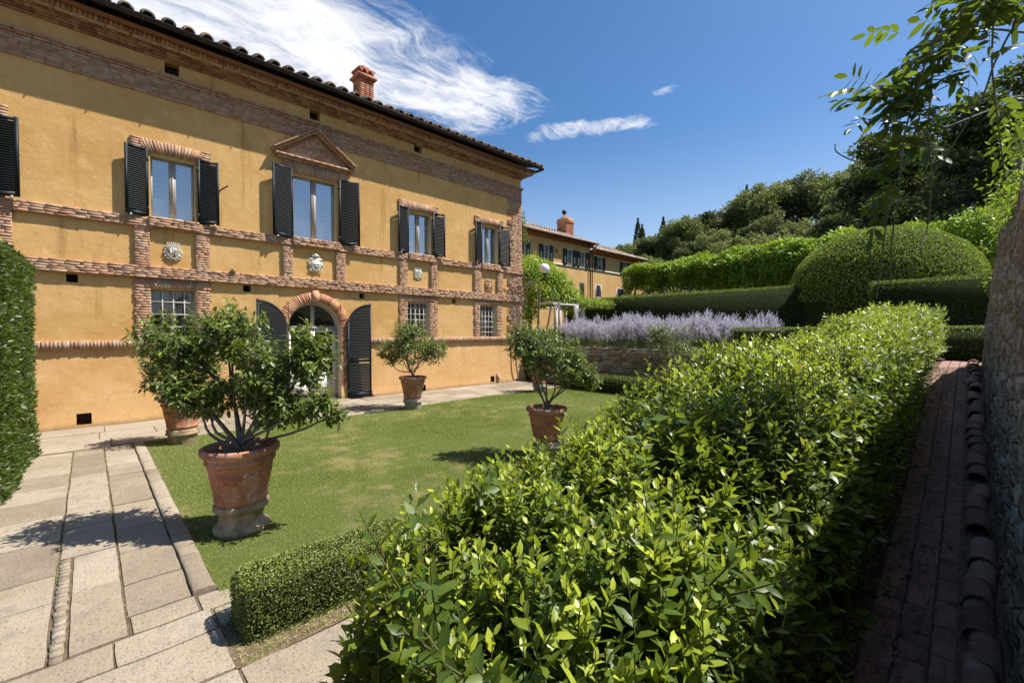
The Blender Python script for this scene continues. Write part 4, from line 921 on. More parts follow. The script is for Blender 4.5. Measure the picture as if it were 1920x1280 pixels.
for (x0, x1, ztop) in ((14.5, 28.15, 8.83), (28.15, 36.0, 8.42)):
    f = MB(); hs = [h for h in fwin + flow if x0 < h[0] < x1]
    xs = sorted({x0, x1} | {v for h in hs for v in h[:2]}); zs = sorted({1.0, ztop} | {v for h in hs for v in h[2:4]})
    for i in range(len(xs) - 1):
        for j in range(len(zs) - 1):
            cx, cz = (xs[i] + xs[i + 1]) / 2, (zs[j] + zs[j + 1]) / 2
            if any(h[0] < cx < h[1] and h[2] < cz < h[3] for h in hs): continue
            a, b_, c, d = xs[i], xs[i + 1], zs[j], zs[j + 1]; f.add([(a, FY, c), (b_, FY, c), (b_, FY, d), (a, FY, d)], Q=[(0, 1, 2, 3)])
    f.add([(x1, FY, 1), (x1, FY + 8, 1), (x1, FY + 8, ztop), (x1, FY, ztop)], Q=[(0, 1, 2, 3)])
    f.add([(x0, FY, 1), (x0, FY + 8, 1), (x0, FY + 8, ztop), (x0, FY, ztop), (x1, FY + 8, 1), (x1, FY + 8, ztop)], Q=[(0, 1, 2, 3), (1, 4, 5, 2)])
    f.box(x0 + .1, x1 - .1, FY + .5, FY + .6, 1, ztop, mat=1)
    fpart(f, 'wall', ['stucco2', 'dark'])
    c = MB(); c.box(x0, x1 + .06, FY - .10, FY, ztop - .14, ztop - .01, jit=0); c.box(x0, x1 + .16, FY - .22, FY, ztop - .008, ztop + .10); c.box(x0, x1 + .28, FY - .48, FY, ztop + .102, ztop + .125); fpart(c, 'cornice', 'brick_red')
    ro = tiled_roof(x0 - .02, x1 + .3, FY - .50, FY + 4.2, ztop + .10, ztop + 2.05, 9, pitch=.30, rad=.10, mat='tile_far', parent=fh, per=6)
    ro.location = (-21, -20.5, -1.5)
    g = MB(); g.tube([(x0, FY - .55, ztop + .10), (x1 + .34, FY - .55, ztop + .10)], .055, 6); fpart(g, 'gutter', 'gutter')
    sc_ = MB(); sc_.box(x0, x1, FY - .05, FY, 6.98, 7.11); fpart(sc_, 'string_course', 'white')
    if x1 < 30:
        ch = chimney('chimney', 28.4, 23.2, 9.6, 11.45, .95, fh, crown=False); ch.location = (-21, -20.5, -1.5)
        cw = MB(); cw.tube([(28.2, 23.2, 11.6), (28.2, 23.2, 11.95)], .03, 6); cw.lathe([(.01, 11.78), (.16, 11.85), (.2, 12.0), (.16, 12.14), (.01, 12.2)], (28.25, 23.2, 0), 10); fpart(cw, 'chimney_cowl', 'iron')
dp = MB(); dp.tube([(28.35, FY - .5, 8.85), (28.2, FY - .3, 8.6), (27.98, FY - .1, 8.3), (27.98, FY - .1, 1.5)], .05, 6); fpart(dp, 'downpipe', 'gutter')
dp = MB(); dp.tube([(28.32, FY - .08, 8.3), (28.32, FY - .08, 1.5)], .035, 6); fpart(dp, 'downpipe', 'gutter')
g = MB(); g.box(24.0, 24.18, FY - .04, FY, 7.82, 8.1); fpart(g, 'vent', 'brick_red')
for k, (a, b_, c, d) in enumerate(fwin + flow):
    up = k < len(fwin); f = MB()
    if up or k in (8, 9):
        e = .07
        f.box(a - e, a, FY - .02, FY + .14, c - e, d + e); f.box(b_, b_ + e, FY - .02, FY + .14, c - e, d + e); f.box(a, b_, FY - .02, FY + .14, d, d + e); f.box(a, b_, FY - .05, FY + .14, c - e, c)
    f.box((a + b_) / 2 - .03, (a + b_) / 2 + .03, FY + .1, FY + .13, c, d); f.box(a, b_, FY + .1, FY + .12, (c + d) / 2 + .1, (c + d) / 2 + .13)
    wo = fpart(f, 'window', 'white')
    g = MB().add([(a, FY + .12, c), (b_, FY + .12, c), (b_, FY + .12, d), (a, FY + .12, d)], Q=[(0, 1, 2, 3)]); go = fpart(g, 'pane', 'glass'); go.parent = wo
    if up:
        g = MB().add([(a, FY + .2, c), (b_, FY + .2, c), (b_, FY + .2, d), (a, FY + .2, d)], Q=[(0, 1, 2, 3)]); go = fpart(g, 'curtain', 'voile'); go.parent = wo
    sw = .34
    for s_ in (-1, 1):
        sh = MB()
        if up: xa, xb = (a - .07 - sw, a - .05) if s_ < 0 else (b_ + .05, b_ + .07 + sw); ys = FY - .08
        else: xa, xb = (a, (a + b_) / 2 - .01) if s_ < 0 else ((a + b_) / 2 + .01, b_); ys = FY + .02
        sh.box(xa, xb, ys - .02, ys + .02, c - .03, d + .03)
        for z_ in np.arange(c + .05, d - .03, .09): sh.box(xa + .04, xb - .04, ys - .034, ys - .021, z_, z_ + .05)
        fpart(sh, 'shutter', 'green2')

# =================================================================== potted lemon trees
def grow_tree(base, lobes, n_twigs, seed, trunk_r=.035, fork=.12, lean=(0, 0)):
    """returns MB of branches and list of twig ends; lobes: (x,y,z,rx,ry,rz,weight)"""
    r = np.random.default_rng(seed); mb = MB(); tips = []
    base = np.array(base, float); wts = np.array([l[6] for l in lobes]); wts = wts / wts.sum()
    limbs = []
    for li, l in enumerate(lobes):
        nb = max(1, int(round(3.2 * wts[li] * len(lobes) / 2)))
        for b in range(nb):
            d = unit(r.normal(size=3)); tgt = np.array(l[:3]) + d * np.array(l[3:6]) * .45
            p0 = base + [0, 0, fork * r.uniform(.8, 1.3)] + r.normal(size=3) * .015; mid = (p0 + tgt) / 2 + r.normal(size=3) * .09 + [0, 0, -.03]
            P = path_interp([base, p0, mid, tgt], 12); rad = np.linspace(trunk_r * .62, .009, 12)
            mb.tube(P, rad, 6, rnd=.4); limbs.append((P, l))
    for i in range(n_twigs):
        l = lobes[r.choice(len(lobes), p=wts)]
        d = unit(r.normal(size=3)); rad = r.random() ** .36
        tip = np.array(l[:3]) + d * rad * np.array(l[3:6])
        cand = [P for P, ll in limbs if ll is l]; P = cand[r.integers(len(cand))]; q = P[4 + np.argmin(np.linalg.norm(P[4:] - tip, axis=1))]
        mid = (q + tip) / 2 + r.normal(size=3) * .03 - [0, 0, .02]
        if i % 2 == 0: mb.tube(path_interp([q, mid, tip], 6), np.linspace(.0065, .0025, 6), 4, rnd=.6)
        tips.append((tip, unit(tip - q + (tip - np.array(l[:3])) * .6 + [0, 0, .08])))
    return mb, tips
def crown_leaves(mb, tips, per, L, seed, kind='l', spread=.10, W=.40, new=.25):
    r = np.random.default_rng(seed); T = np.array([t_[0] for t_ in tips]); A = np.array([t_[1] for t_ in tips]); n = len(T)
    k = np.tile(np.arange(per), n); T = np.repeat(T, per, 0); A = np.repeat(A, per, 0); u = (k + r.random(n * per)) / per
    P = T - A * (spread * 1.7 * (1 - u))[:, None] + r.normal(size=T.shape) * spread * .22
    rad = unit(np.cross(A, unit(r.normal(size=T.shape))))
    Dv = unit(A * (.35 + .5 * u)[:, None] + rad * .9 + np.array([0, 0, -.12 - .1 * 1]) + r.normal(size=T.shape) * .15)
    N = unit(np.array([0, 0, 1.]) + A * .4 + r.normal(size=T.shape) * .45)
    Ls = L * r.uniform(.6, 1.15, n * per) * (1.05 - .3 * u)
    isnew = (np.repeat(r.random(n), per) < new) * u
    leaves(mb, P, Dv, N, Ls, Ls * W, kind, rnd=np.clip(r.random(n * per) * .55 + isnew * .5, 0, 1), bend=r.uniform(.0, .25, n * per))
POT = [(0.001, .0), (.235, .0), (.245, .015), (.25, .05), (.262, .06), (.262, .085), (.256, .095), (.30, .33), (.306, .335), (.306, .35), (.303, .355), (.325, .47), (.342, .475), (.345, .51), (.334, .52), (.342, .56), (.378, .565), (.388, .585), (.388, .625), (.376, .64), (.350, .64), (.342, .62), (.335, .55)]
PED = [(.001, -.02), (.262, -.02), (.275, .02), (.272, .05), (.24, .075), (.222, .10), (.22, .20), (.238, .225), (.268, .24), (.275, .26), (.27, .29), (.26, .305), (.001, .305)]
PEDI = [(.001, -.02), (.23, -.02), (.24, .0), (.235, .14), (.25, .16), (.275, .175), (.28, .20), (.265, .22), (.272, .26), (.255, .285), (.001, .285)]
def lemon_tree(x, y, z, lobes, nt, per, L, seed, label, pscale=1., kind='l', fruits=2, trunk=.035, fork=.14, mat='lemon'):
    r = np.random.default_rng(seed + 99)
    root = empty('lemon_tree', (x, y, z)); tag(root, label, 'potted tree', 'lemon trees in terracotta pots on the lawn')
    pt = MB().lathe([(a * pscale, b_ * pscale) for a, b_ in POT], n=40, wob=.004).build('pot', 'terracotta', root, smooth=True)
    sl = MB(); a = np.linspace(0, 2 * PI, 25)[:-1]; rr = np.linspace(.001, .345 * pscale, 7)
    sl.grid(np.array([[(q * math.cos(t_), q * math.sin(t_), .555 * pscale + .02 * vnoise(np.array([[q * 9 * math.cos(t_) + 20, q * 9 * math.sin(t_) + 20]]), 1)[0]) for t_ in a] for q in rr]), close=True); sl.build('soil', 'soil', root)
    mb, tips = grow_tree((0, 0, .54 * pscale), lobes, nt, seed, trunk, fork); mb.build('trunk', 'bark', root, smooth=True)
    cr = MB(); crown_leaves(cr, tips, per, L, seed + 1, kind); cr.build('crown', mat, root)
    for k in range(fruits):
        t_ = tips[r.integers(len(tips))][0]; MB().lathe([(.001, -.04), (.016, -.032), (.03, -.01), (.031, .01), (.018, .034), (.006, .042), (.001, .046)], (t_[0], t_[1], t_[2] - .04), 12).build('lemon', 'lemonskin', root, smooth=True)
    return root
rv = np.array([.72, -.69, 0])     # across the view: used to spread the lobes as seen from the garden corner
def lob(a, depth, z, ra, rz, w_): c = rv * a + np.array([.69, .72, 0]) * depth; return (c[0], c[1], z, ra, ra, rz, w_)
T1 = lemon_tree(1.20, 5.60, .305, [lob(-.70, .05, 1.78, .46, .40, 1.15), lob(-.22, .2, 1.92, .44, .38, 1.1), lob(.28, -.1, 1.55, .36, .38, .8), lob(.74, .1, 1.62, .34, .40, .9), lob(-.55, -.15, 1.30, .34, .26, .6), lob(.92, -.1, 1.15, .22, .22, .3), lob(.15, .1, 1.22, .34, .22, .45), lob(-.36, 0, 1.22, .42, .30, .7), lob(.50, 0, 1.08, .42, .26, .6), lob(1.0, .1, 1.0, .18, .12, .15)],
     800, 13, .100, 21, 'large spreading lemon tree in the nearest terracotta pot beside the stone path', fruits=2, trunk=.042, fork=.10)
T2 = lemon_tree(1.31, 10.75, .285, [lob(0, 0, 1.5, .62, .55, 1), lob(-.5, 0, 1.2, .4, .35, .5), lob(.5, 0, 1.3, .4, .4, .5)], 330, 10, .085, 31, 'lemon tree half hidden behind the nearest lemon tree, by the facade')
T3 = lemon_tree(6.68, 11.05, .285, [lob(0, 0, 1.55, .78, .62, 1.3), lob(-.62, 0, 1.35, .48, .45, .6), lob(.62, 0, 1.4, .48, .48, .6), lob(-.1, 0, 1.98, .55, .32, .5)], 620, 12, .085, 41, 'round lemon tree in a pot right of the arched door', kind='l')
T4 = lemon_tree(5.80, 5.15, .285, [lob(0, 0, 1.55, .66, .50, 1.3), lob(-.4, 0, 1.75, .42, .40, .7), lob(.45, 0, 1.3, .42, .40, .6), lob(.75, 0, 1.15, .25, .3, .3)], 560, 12, .085, 51, 'lemon tree in the pot at the right edge of the lawn behind the bay hedge', pscale=.93)
T5 = lemon_tree(11.9, 10.9, .285, [lob(0, 0, 1.4, .62, .55, 1.3)], 200, 9, .08, 61, 'farthest lemon tree near the corner of the villa', kind='d')
T6 = lemon_tree(11.7, 5.7, .285, [lob(0, 0, 1.6, .75, .62, 1.3), lob(-.4, 0, 1.9, .35, .35, .6)], 260, 9, .085, 71, 'lemon tree in front of the dry stone wall, mostly behind the bay hedge', kind='d')
for (x, y, pr, lb, mm) in ((1.20, 5.60, PED, 'wide moulded stone pedestal under the nearest lemon pot', 'pedst'), (1.31, 10.75, PEDI, 'stone pedestal under the lemon pot at the corner of the path', 'pedst'), (6.68, 11.05, PEDI, 'greyish terracotta pedestal under the lemon pot right of the door', 'greyst'),
                   (5.80, 5.15, PEDI, 'pedestal under the lemon pot behind the bay hedge', 'trav'), (11.9, 10.9, PEDI, 'pedestal under the farthest lemon pot by the villa corner', 'greyst'), (11.7, 5.7, PEDI, 'pedestal under the lemon pot before the dry stone wall', 'greyst')):
    tag(MB().lathe(pr, n=40, wob=.008).build('pedestal', mm, smooth=True, loc=(x, y, .02)), lb, 'pedestal', 'pedestals of the lemon pots')

# =================================================================== hedges
def shell(mb, faces, dens, L, kind='d', und=.03, depth=.07, seed=0, W=.5, up=.5, out=.75, jit=.5, lit_top=.5, rnd_box=None):
    """faces: list of (origin, u, v, normal); leaves scattered on each with undulation; dens per m2"""
    r = np.random.default_rng(seed)
    for (o_, u, v, nn) in faces:
        o_, u, v, nn = map(lambda q: np.array(q, float), (o_, u, v, nn)); A = np.linalg.norm(np.cross(u, v)); n = int(A * dens)
        a, b_ = r.random(n), r.random(n); P = o_ + u * a[:, None] + v * b_[:, None]
        bmp = (fbm(P, 2.2, seed + 3) - .5) * 2 * und + (fbm(P, 7, seed + 8, 2) - .5) * und
        P = P + nn * (bmp - r.exponential(depth, n).clip(0, .3))[:, None]
        Dv = unit(nn * out + np.array([0, 0, up]) + r.normal(size=(n, 3)) * jit); N = unit(nn + np.array([0, 0, .4]) + r.normal(size=(n, 3)) * .6)
        if rnd_box is not None:
            lo_, hi_, rc = rnd_box; q_ = np.clip(P, lo_ + rc, hi_ - rc); d_ = P - q_; l_ = np.linalg.norm(d_, axis=1); P = np.where((l_ > rc)[:, None], q_ + d_ / (l_[:, None] + 1e-9) * rc, P)
        Ls = L * r.uniform(.6, 1.25, n); leaves(mb, P, Dv, N, Ls, Ls * W, kind, rnd=np.clip(r.random(n) * .6 + (lit_top if nn[2] > .5 else 0) + bmp / und * .08, 0, 1), bend=.1)  # top faces paler: sunlight on the hedge tops put into the leaf colour
def boxfaces(x0, x1, y0, y1, z0, z1, which='nwtes'):
    f = []
    if 'w' in which: f.append(((x0, y0, z0), (0, y1 - y0, 0), (0, 0, z1 - z0), (-1, 0, 0)))
    if 'e' in which: f.append(((x1, y0, z0), (0, y1 - y0, 0), (0, 0, z1 - z0), (1, 0, 0)))
    if 's' in which: f.append(((x0, y0, z0), (x1 - x0, 0, 0), (0, 0, z1 - z0), (0, -1, 0)))
    if 'n' in which: f.append(((x0, y1, z0), (x1 - x0, 0, 0), (0, 0, z1 - z0), (0, 1, 0)))
    if 't' in which: f.append(((x0, y0, z1), (x1 - x0, 0, 0), (0, y1 - y0, 0), (0, 0, 1)))
    return f
def box_hedge(name, x0, x1, y0, y1, z0, z1, dens, L, mat, label, which='wtse', kind='d', seed=0, und=.045, core=.09, cat='hedge', depth=.05, **k):
    mb = MB(); mb.box(x0 + core, x1 - core, y0 + core, y1 - core, z0, z1 - core, mat=1)
    rc = min(.13, (y1 - y0) * .24, (x1 - x0) * .24, (z1 - z0) * .3)
    shell(mb, boxfaces(x0, x1, y0, y1, z0, z1, which), dens, L, kind, und, depth, seed, rnd_box=(np.array([x0, y0, z0 - 1.]), np.array([x1, y1, z1]), rc), **k)
    return tag(mb.build(name, [mat, 'core']), label, cat)
# little box hedge in the foreground
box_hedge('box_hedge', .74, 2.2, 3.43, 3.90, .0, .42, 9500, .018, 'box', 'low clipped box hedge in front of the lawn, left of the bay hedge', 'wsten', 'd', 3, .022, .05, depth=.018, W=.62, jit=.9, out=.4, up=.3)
# tall bay hedge at the left frame edge
mb = MB(); mb.box(-2.1, -.98, 7.1, 11.45, 0, 3.2, mat=1)
hf = [((-.86, 7.0, 0), (.16, 4.62, 0), (0, 0, 3.38), (.9994, -.035, 0)), ((-.70, 11.62, 0), (-1.4, 0, 0), (0, 0, 3.38), (0, 1, 0)), ((-2.2, 7, 3.38), (1.4, 0, 0), (0, 4.62, 0), (0, 0, 1)), ((-.86, 7.0, 0), (-1.4, 0, 0), (0, 0, 3.38), (0, -1, 0))]
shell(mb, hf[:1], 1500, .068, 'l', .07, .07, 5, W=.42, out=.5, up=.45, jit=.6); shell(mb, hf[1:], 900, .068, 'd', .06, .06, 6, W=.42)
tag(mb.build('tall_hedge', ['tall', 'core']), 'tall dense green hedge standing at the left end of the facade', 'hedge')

# bay hedge in the right foreground ---------------------------------
def bay_top(x, y): return np.interp(x, [.4, .7, 1.2, 1.7, 2.2, 2.7, 4, 7, 11, 14.6], [1.24, 1.36, 1.50, 1.60, 1.68, 1.86, 2.00, 2.22, 2.58, 2.84])
bh = MB(); bs = MB(); r = np.random.default_rng(5)
def shoots(B, A, Ls, nl, Lf, kind, young, stem=True, wid=.47, tone=0.):
    n = len(B); k = np.tile(np.arange(nl), n); t_ = (k + .5) / nl; ph = k * 2.39996 + np.repeat(r.uniform(0, 6.28, n), nl)
    Bq = np.repeat(B, nl, 0); Aq = np.repeat(A, nl, 0); Lq = np.repeat(Ls, nl); yq = np.repeat(young, nl)
    U = unit(np.cross(Aq, np.array([.3, .2, 1.]) + .01)); Vv = np.cross(Aq, U); Rr = U * np.cos(ph)[:, None] + Vv * np.sin(ph)[:, None]
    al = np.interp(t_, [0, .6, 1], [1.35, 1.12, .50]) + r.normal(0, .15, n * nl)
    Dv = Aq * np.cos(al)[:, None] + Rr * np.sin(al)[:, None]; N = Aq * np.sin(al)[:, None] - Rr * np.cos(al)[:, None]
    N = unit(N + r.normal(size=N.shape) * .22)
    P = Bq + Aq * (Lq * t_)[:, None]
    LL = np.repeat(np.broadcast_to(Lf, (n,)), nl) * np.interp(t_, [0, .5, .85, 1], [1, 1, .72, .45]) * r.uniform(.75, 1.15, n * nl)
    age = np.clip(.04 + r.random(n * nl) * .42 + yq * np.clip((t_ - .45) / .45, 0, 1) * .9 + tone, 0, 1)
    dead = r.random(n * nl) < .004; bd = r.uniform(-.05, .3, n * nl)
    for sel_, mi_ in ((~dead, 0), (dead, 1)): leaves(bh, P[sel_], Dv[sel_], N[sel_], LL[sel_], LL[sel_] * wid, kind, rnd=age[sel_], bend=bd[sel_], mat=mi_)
    if stem:
        for i in range(n): bs.tube([B[i] - A[i] * .12, B[i] + A[i] * Ls[i] * .5, B[i] + A[i] * Ls[i]], (.0042, .0034, .0018), 4, rnd=.2)
def lawn_side(x): return np.interp(x, [.4, .6, .8, 1.2, 4], [1.2, 1.50, 1.72, 1.80, 1.74])
def lay(n, x0, x1, power=1.):
    x = x0 + (x1 - x0) * r.random(n) ** power; y = .50 + r.random(n) * (lawn_side(x) - .50); return x, y
# top layer, nearest zone with big leaves
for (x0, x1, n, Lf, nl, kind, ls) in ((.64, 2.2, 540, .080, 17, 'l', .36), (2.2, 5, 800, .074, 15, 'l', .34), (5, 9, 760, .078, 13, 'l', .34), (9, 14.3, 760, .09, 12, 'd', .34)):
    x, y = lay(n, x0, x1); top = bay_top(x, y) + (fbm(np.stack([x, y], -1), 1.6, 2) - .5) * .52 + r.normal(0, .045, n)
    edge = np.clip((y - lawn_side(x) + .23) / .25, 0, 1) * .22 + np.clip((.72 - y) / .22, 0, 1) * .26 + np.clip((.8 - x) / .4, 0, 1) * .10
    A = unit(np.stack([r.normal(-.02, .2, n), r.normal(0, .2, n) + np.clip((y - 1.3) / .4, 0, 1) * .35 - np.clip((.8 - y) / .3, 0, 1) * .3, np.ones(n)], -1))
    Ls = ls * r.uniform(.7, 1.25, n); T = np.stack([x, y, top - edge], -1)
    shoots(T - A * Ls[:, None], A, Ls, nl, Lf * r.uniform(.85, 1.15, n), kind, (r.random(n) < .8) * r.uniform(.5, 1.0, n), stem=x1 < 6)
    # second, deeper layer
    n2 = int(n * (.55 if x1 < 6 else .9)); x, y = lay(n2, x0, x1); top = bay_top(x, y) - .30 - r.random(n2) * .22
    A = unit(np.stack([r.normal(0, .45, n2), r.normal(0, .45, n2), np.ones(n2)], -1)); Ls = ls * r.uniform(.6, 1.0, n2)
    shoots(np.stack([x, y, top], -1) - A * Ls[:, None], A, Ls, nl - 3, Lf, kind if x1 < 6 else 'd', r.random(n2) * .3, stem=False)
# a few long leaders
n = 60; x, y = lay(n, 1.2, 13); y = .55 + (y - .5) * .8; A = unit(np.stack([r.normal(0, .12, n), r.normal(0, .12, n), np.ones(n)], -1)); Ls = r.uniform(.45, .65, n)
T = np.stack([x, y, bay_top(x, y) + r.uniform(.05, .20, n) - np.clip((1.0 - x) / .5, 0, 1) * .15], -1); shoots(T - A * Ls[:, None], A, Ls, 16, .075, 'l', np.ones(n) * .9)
# sides: towards the path, towards the lawn, near end
def side(n, fx, Lf, kind, nl=11, ls=.3, stem=False, young=.25):
    B, A = fx(n); A = unit(A); Ls = ls * r.uniform(.7, 1.2, n); shoots(B, A, Ls, nl, Lf, kind, (r.random(n) < .4) * young * 2, stem=stem)
def f_path(x0, x1):
    def f(n):
        x = r.uniform(x0, x1, n); z = path_z(x) + .12 + r.random(n) * (bay_top(x, 0) - .35 - path_z(x)); return np.stack([x, .56 + r.random(n) * .12, z], -1), np.stack([r.normal(0, .35, n), -r.uniform(.3, .9, n), r.uniform(.25, 1, n)], -1)
    return f
def f_lawn(x0, x1):
    def f(n):
        x = r.uniform(x0, x1, n); z = .15 + r.random(n) * (bay_top(x, 0) - .4); return np.stack([x, lawn_side(x) - .18 - r.random(n) * .15, z], -1), np.stack([r.normal(-.1, .35, n), r.uniform(.3, .9, n), r.uniform(.25, 1, n)], -1)
    return f
def f_end(n):
    y = r.uniform(.6, 1.55, n); z = .1 + r.random(n) * 1.15; return np.stack([.80 + np.clip(y - 1.0, 0, 1) * .3 + r.random(n) * .15 - .10 * (z > 1), y, z], -1), np.stack([-r.uniform(.2, .8, n), r.normal(.15, .4, n), r.uniform(.3, 1, n)], -1)
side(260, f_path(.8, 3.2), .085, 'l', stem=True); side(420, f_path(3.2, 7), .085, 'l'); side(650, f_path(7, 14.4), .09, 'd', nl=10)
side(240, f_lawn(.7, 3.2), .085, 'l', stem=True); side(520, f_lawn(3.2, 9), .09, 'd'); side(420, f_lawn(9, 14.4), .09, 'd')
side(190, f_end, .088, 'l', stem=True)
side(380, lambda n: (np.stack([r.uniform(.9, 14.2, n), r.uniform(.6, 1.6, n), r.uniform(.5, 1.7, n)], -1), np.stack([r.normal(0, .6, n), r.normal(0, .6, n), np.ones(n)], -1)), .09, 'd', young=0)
# woody stems inside
for i in range(150):
    x = r.uniform(.9, 4.5) if i < 90 else r.uniform(4.5, 14.2); y = r.uniform(.6, float(lawn_side(x)) - .2); h = float(bay_top(x, y)) - .35
    bs.tube(path_interp([(x, y, -.03), (x + r.normal(0, .06), y + r.normal(0, .06), h * .5), (x + r.normal(0, .12), y + r.normal(0, .1), h)], 5), np.linspace(.011, .004, 5), 5, rnd=.5)
bhr = empty('bay_hedge', (7.5, 1.1, 0)); tag(bhr, 'long sunlit bay laurel hedge filling the right foreground beside the brick path', 'hedge')
for m_, nm, mt in ((bh, 'foliage', ['bay', 'deadleaf']), (bs, 'branch', 'twig')):
    for V in m_.V: V -= np.array([7.5, 1.1, 0], np.float32)
    m_.build(nm, mt, bhr)
# added solid dark boxes so that no light leaks through the far part
cb_ = MB(); cb_.box(2.5, 7, .85, 1.40, -.04, 1.35); cb_.build('core', 'core', bhr).location = (-7.5, -1.1, 0)
MB().box(7.0, 14.2, .80, 1.40, -.04, 1.85).build('core', 'core', bhr).location = (-7.5, -1.1, 0)

# =================================================================== stone wall on the right, tiles at its foot
sw = MB(); xs_ = np.linspace(-1.5, 13.0, 420); zs_ = np.linspace(-.05, 1, 90)
tops = np.interp(xs_, [-1.5, 2, 5, 7.6, 7.9, 9.6, 9.8, 11.3, 11.5, 13.0], [3.0, 3.0, 3.2, 3.34, 3.52, 3.48, 3.10, 2.95, 2.6, 2.4]) + (vnoise(np.stack([xs_, xs_ * 0], -1), 3.1, 5) - .5) * .10
X, T_ = np.meshgrid(xs_, zs_, indexing='ij'); Z = T_ * tops[:, None]; P2 = np.stack([X.ravel(), Z.ravel()], -1)
st_n = fbm(P2 * [1, 1.7], 5.5, 31, 2).reshape(X.shape); fine = fbm(P2, 24, 41, 3).reshape(X.shape)
Yw = -.185 - .03 * np.clip(Z - 1.2, 0, 3) + (np.clip(st_n, .35, .62) - .5) * .11 + (fine - .5) * .035
Yw[-1] -= .0
sw.grid(np.stack([X, Yw, Z], -1)); A = np.stack([X, Yw, Z], -1)
topb = A[:, -1].copy(); tb2 = topb.copy(); tb2[:, 1] -= .5; tb3 = tb2.copy(); tb3[:, 2] = -.05; sw.grid(np.stack([topb, tb2, tb3]))
e1 = A[-1].copy(); e2 = e1.copy(); e2[:, 1] -= .5; sw.grid(np.stack([e1, e2])); e1 = A[0].copy(); e2 = e1.copy(); e2[:, 1] -= .5; sw.grid(np.stack([e1, e2]))
tag(sw.build('stone_wall', 'rubble', smooth=True), 'rough old stone wall closing the picture on the right, in shade', 'wall')
te = empty('tile_edging', (1.2, -.07, 0)); tag(te, 'row of overlapping half-round terracotta tiles along the foot of the stone wall', 'edging')
x = 1.2; k = 0; r = np.random.default_rng(12)
while x < 13.4:
    L = r.uniform(.22, .36); m_ = MB(); a = np.linspace(-.1, PI + .1, 14); r0 = r.uniform(.072, .084); rz_ = r.uniform(-.06, .06); n_ = 4
    # the end nearest the camera is the wider one and rides on its neighbour
    P = np.array([[(xx, r_ * np.cos(t_) + rz_ * (xx), .03 + r_ * 1.0 * np.sin(t_) + h_ + .003 * math.sin(9 * t_ + k)) for t_ in a] for xx, r_, h_ in ((0, r0, .014), (.01, r0 * 1.02, .016), (L * .5, r0 * .96, .008), (L + .07, r0 * .88, .0))])
    m_.grid(P); m_.grid(np.stack([P[0], P[0] * [1, .82, .86]]))
    if r.random() > .08:
        o = m_.build('edging_tile', 'tile_low', te, smooth=False); o.location = (x - 1.2, .0 + r.normal(0, .008), float(path_z(x)) + r.uniform(-.01, .012)); o.rotation_euler = (r.normal(0, .05), -math.atan2(float(path_z(x + .3) - path_z(x)), .3), r.normal(0, .04))
    x += L; k += 1
sheet('edging_bed', .3, 13.4, -.25, .03, .03, 'soil', 60, 4, lambda X, Y: path_z(X) + .015 + .03 * vnoise(np.stack([X, Y], -1), 6))
# debris / moss tufts on the brick path
dm = MB(); n = 2600; x = r.uniform(.8, 12, n); y = np.where(r.random(n) < .5, r.uniform(.2, .44, n), r.uniform(-.02, .42, n)); leaves(dm, np.stack([x, y, path_z(x) + .024], -1), unit(np.stack([r.normal(size=n), r.normal(size=n), r.uniform(0, .35, n)], -1)), np.tile([0, 0, 1.], (n, 1)) + r.normal(size=(n, 3)) * .3, r.uniform(.02, .06, n), .018, 'd', rnd=r.random(n) * .5)
tag(dm.build('fallen_leaves', 'bark'), 'scattered dead leaves and moss on the shaded brick path', 'fallen leaves', kind='stuff')

# =================================================================== raised bed: dry stone wall, sage, hedges
dw = MB(); y = -.2; z = 0.; TX = 14.42
while z < 1.50:
    h = r.uniform(.06, .15); h = min(h, 1.53 - z); y = .42 - r.uniform(0, .1)
    c_, hh_ = [], []
    while y < 13.6:
        L = r.uniform(.14, .5); c_.append((TX + .12 + r.uniform(-.025, .025), y + L / 2, z + h / 2)); hh_.append((.16, L / 2 - .006, h / 2 - .005)); y += L
    dw.boxes(c_, hh_, .013); z += h
dw.box(TX + .03, TX + .35, .35, 13.7, 0, 1.50, mat=1)
c_ = [(TX + .13, yy, 1.55) for yy in np.arange(.6, 13.6, .42)]; dw.boxes(c_, (.20, .20, .028), .010)
tag(dw.build('dry_stone_wall', ['drystone', 'soil']), 'low dry stone retaining wall under the purple flowers', 'wall')
# hedge at the lawn's far right corner, in front of the wall
box_hedge('low_hedge', 13.2, 13.9, 6.6, 11.0, 0, .62, 700, .05, 'hedge', 'low dark hedge at the foot of the dry stone wall', 'wstn', 'd', 13, .03)
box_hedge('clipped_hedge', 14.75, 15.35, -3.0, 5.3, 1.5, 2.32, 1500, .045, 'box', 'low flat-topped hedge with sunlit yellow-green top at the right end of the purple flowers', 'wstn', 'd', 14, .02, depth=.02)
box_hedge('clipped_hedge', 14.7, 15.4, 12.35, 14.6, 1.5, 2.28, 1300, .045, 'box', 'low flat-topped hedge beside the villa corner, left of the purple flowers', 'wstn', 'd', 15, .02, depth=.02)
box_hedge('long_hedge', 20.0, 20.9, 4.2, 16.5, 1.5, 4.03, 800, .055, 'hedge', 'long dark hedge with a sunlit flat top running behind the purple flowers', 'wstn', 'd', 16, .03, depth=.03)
box_hedge('cross_hedge', 16.9, 17.7, -3.5, 2.12, 1.5, 3.70, 1200, .05, 'hedge', 'dark box-shaped hedge in front of the domed hedge, right of it the stone wall', 'wstn', 'd', 17, .025, depth=.03)
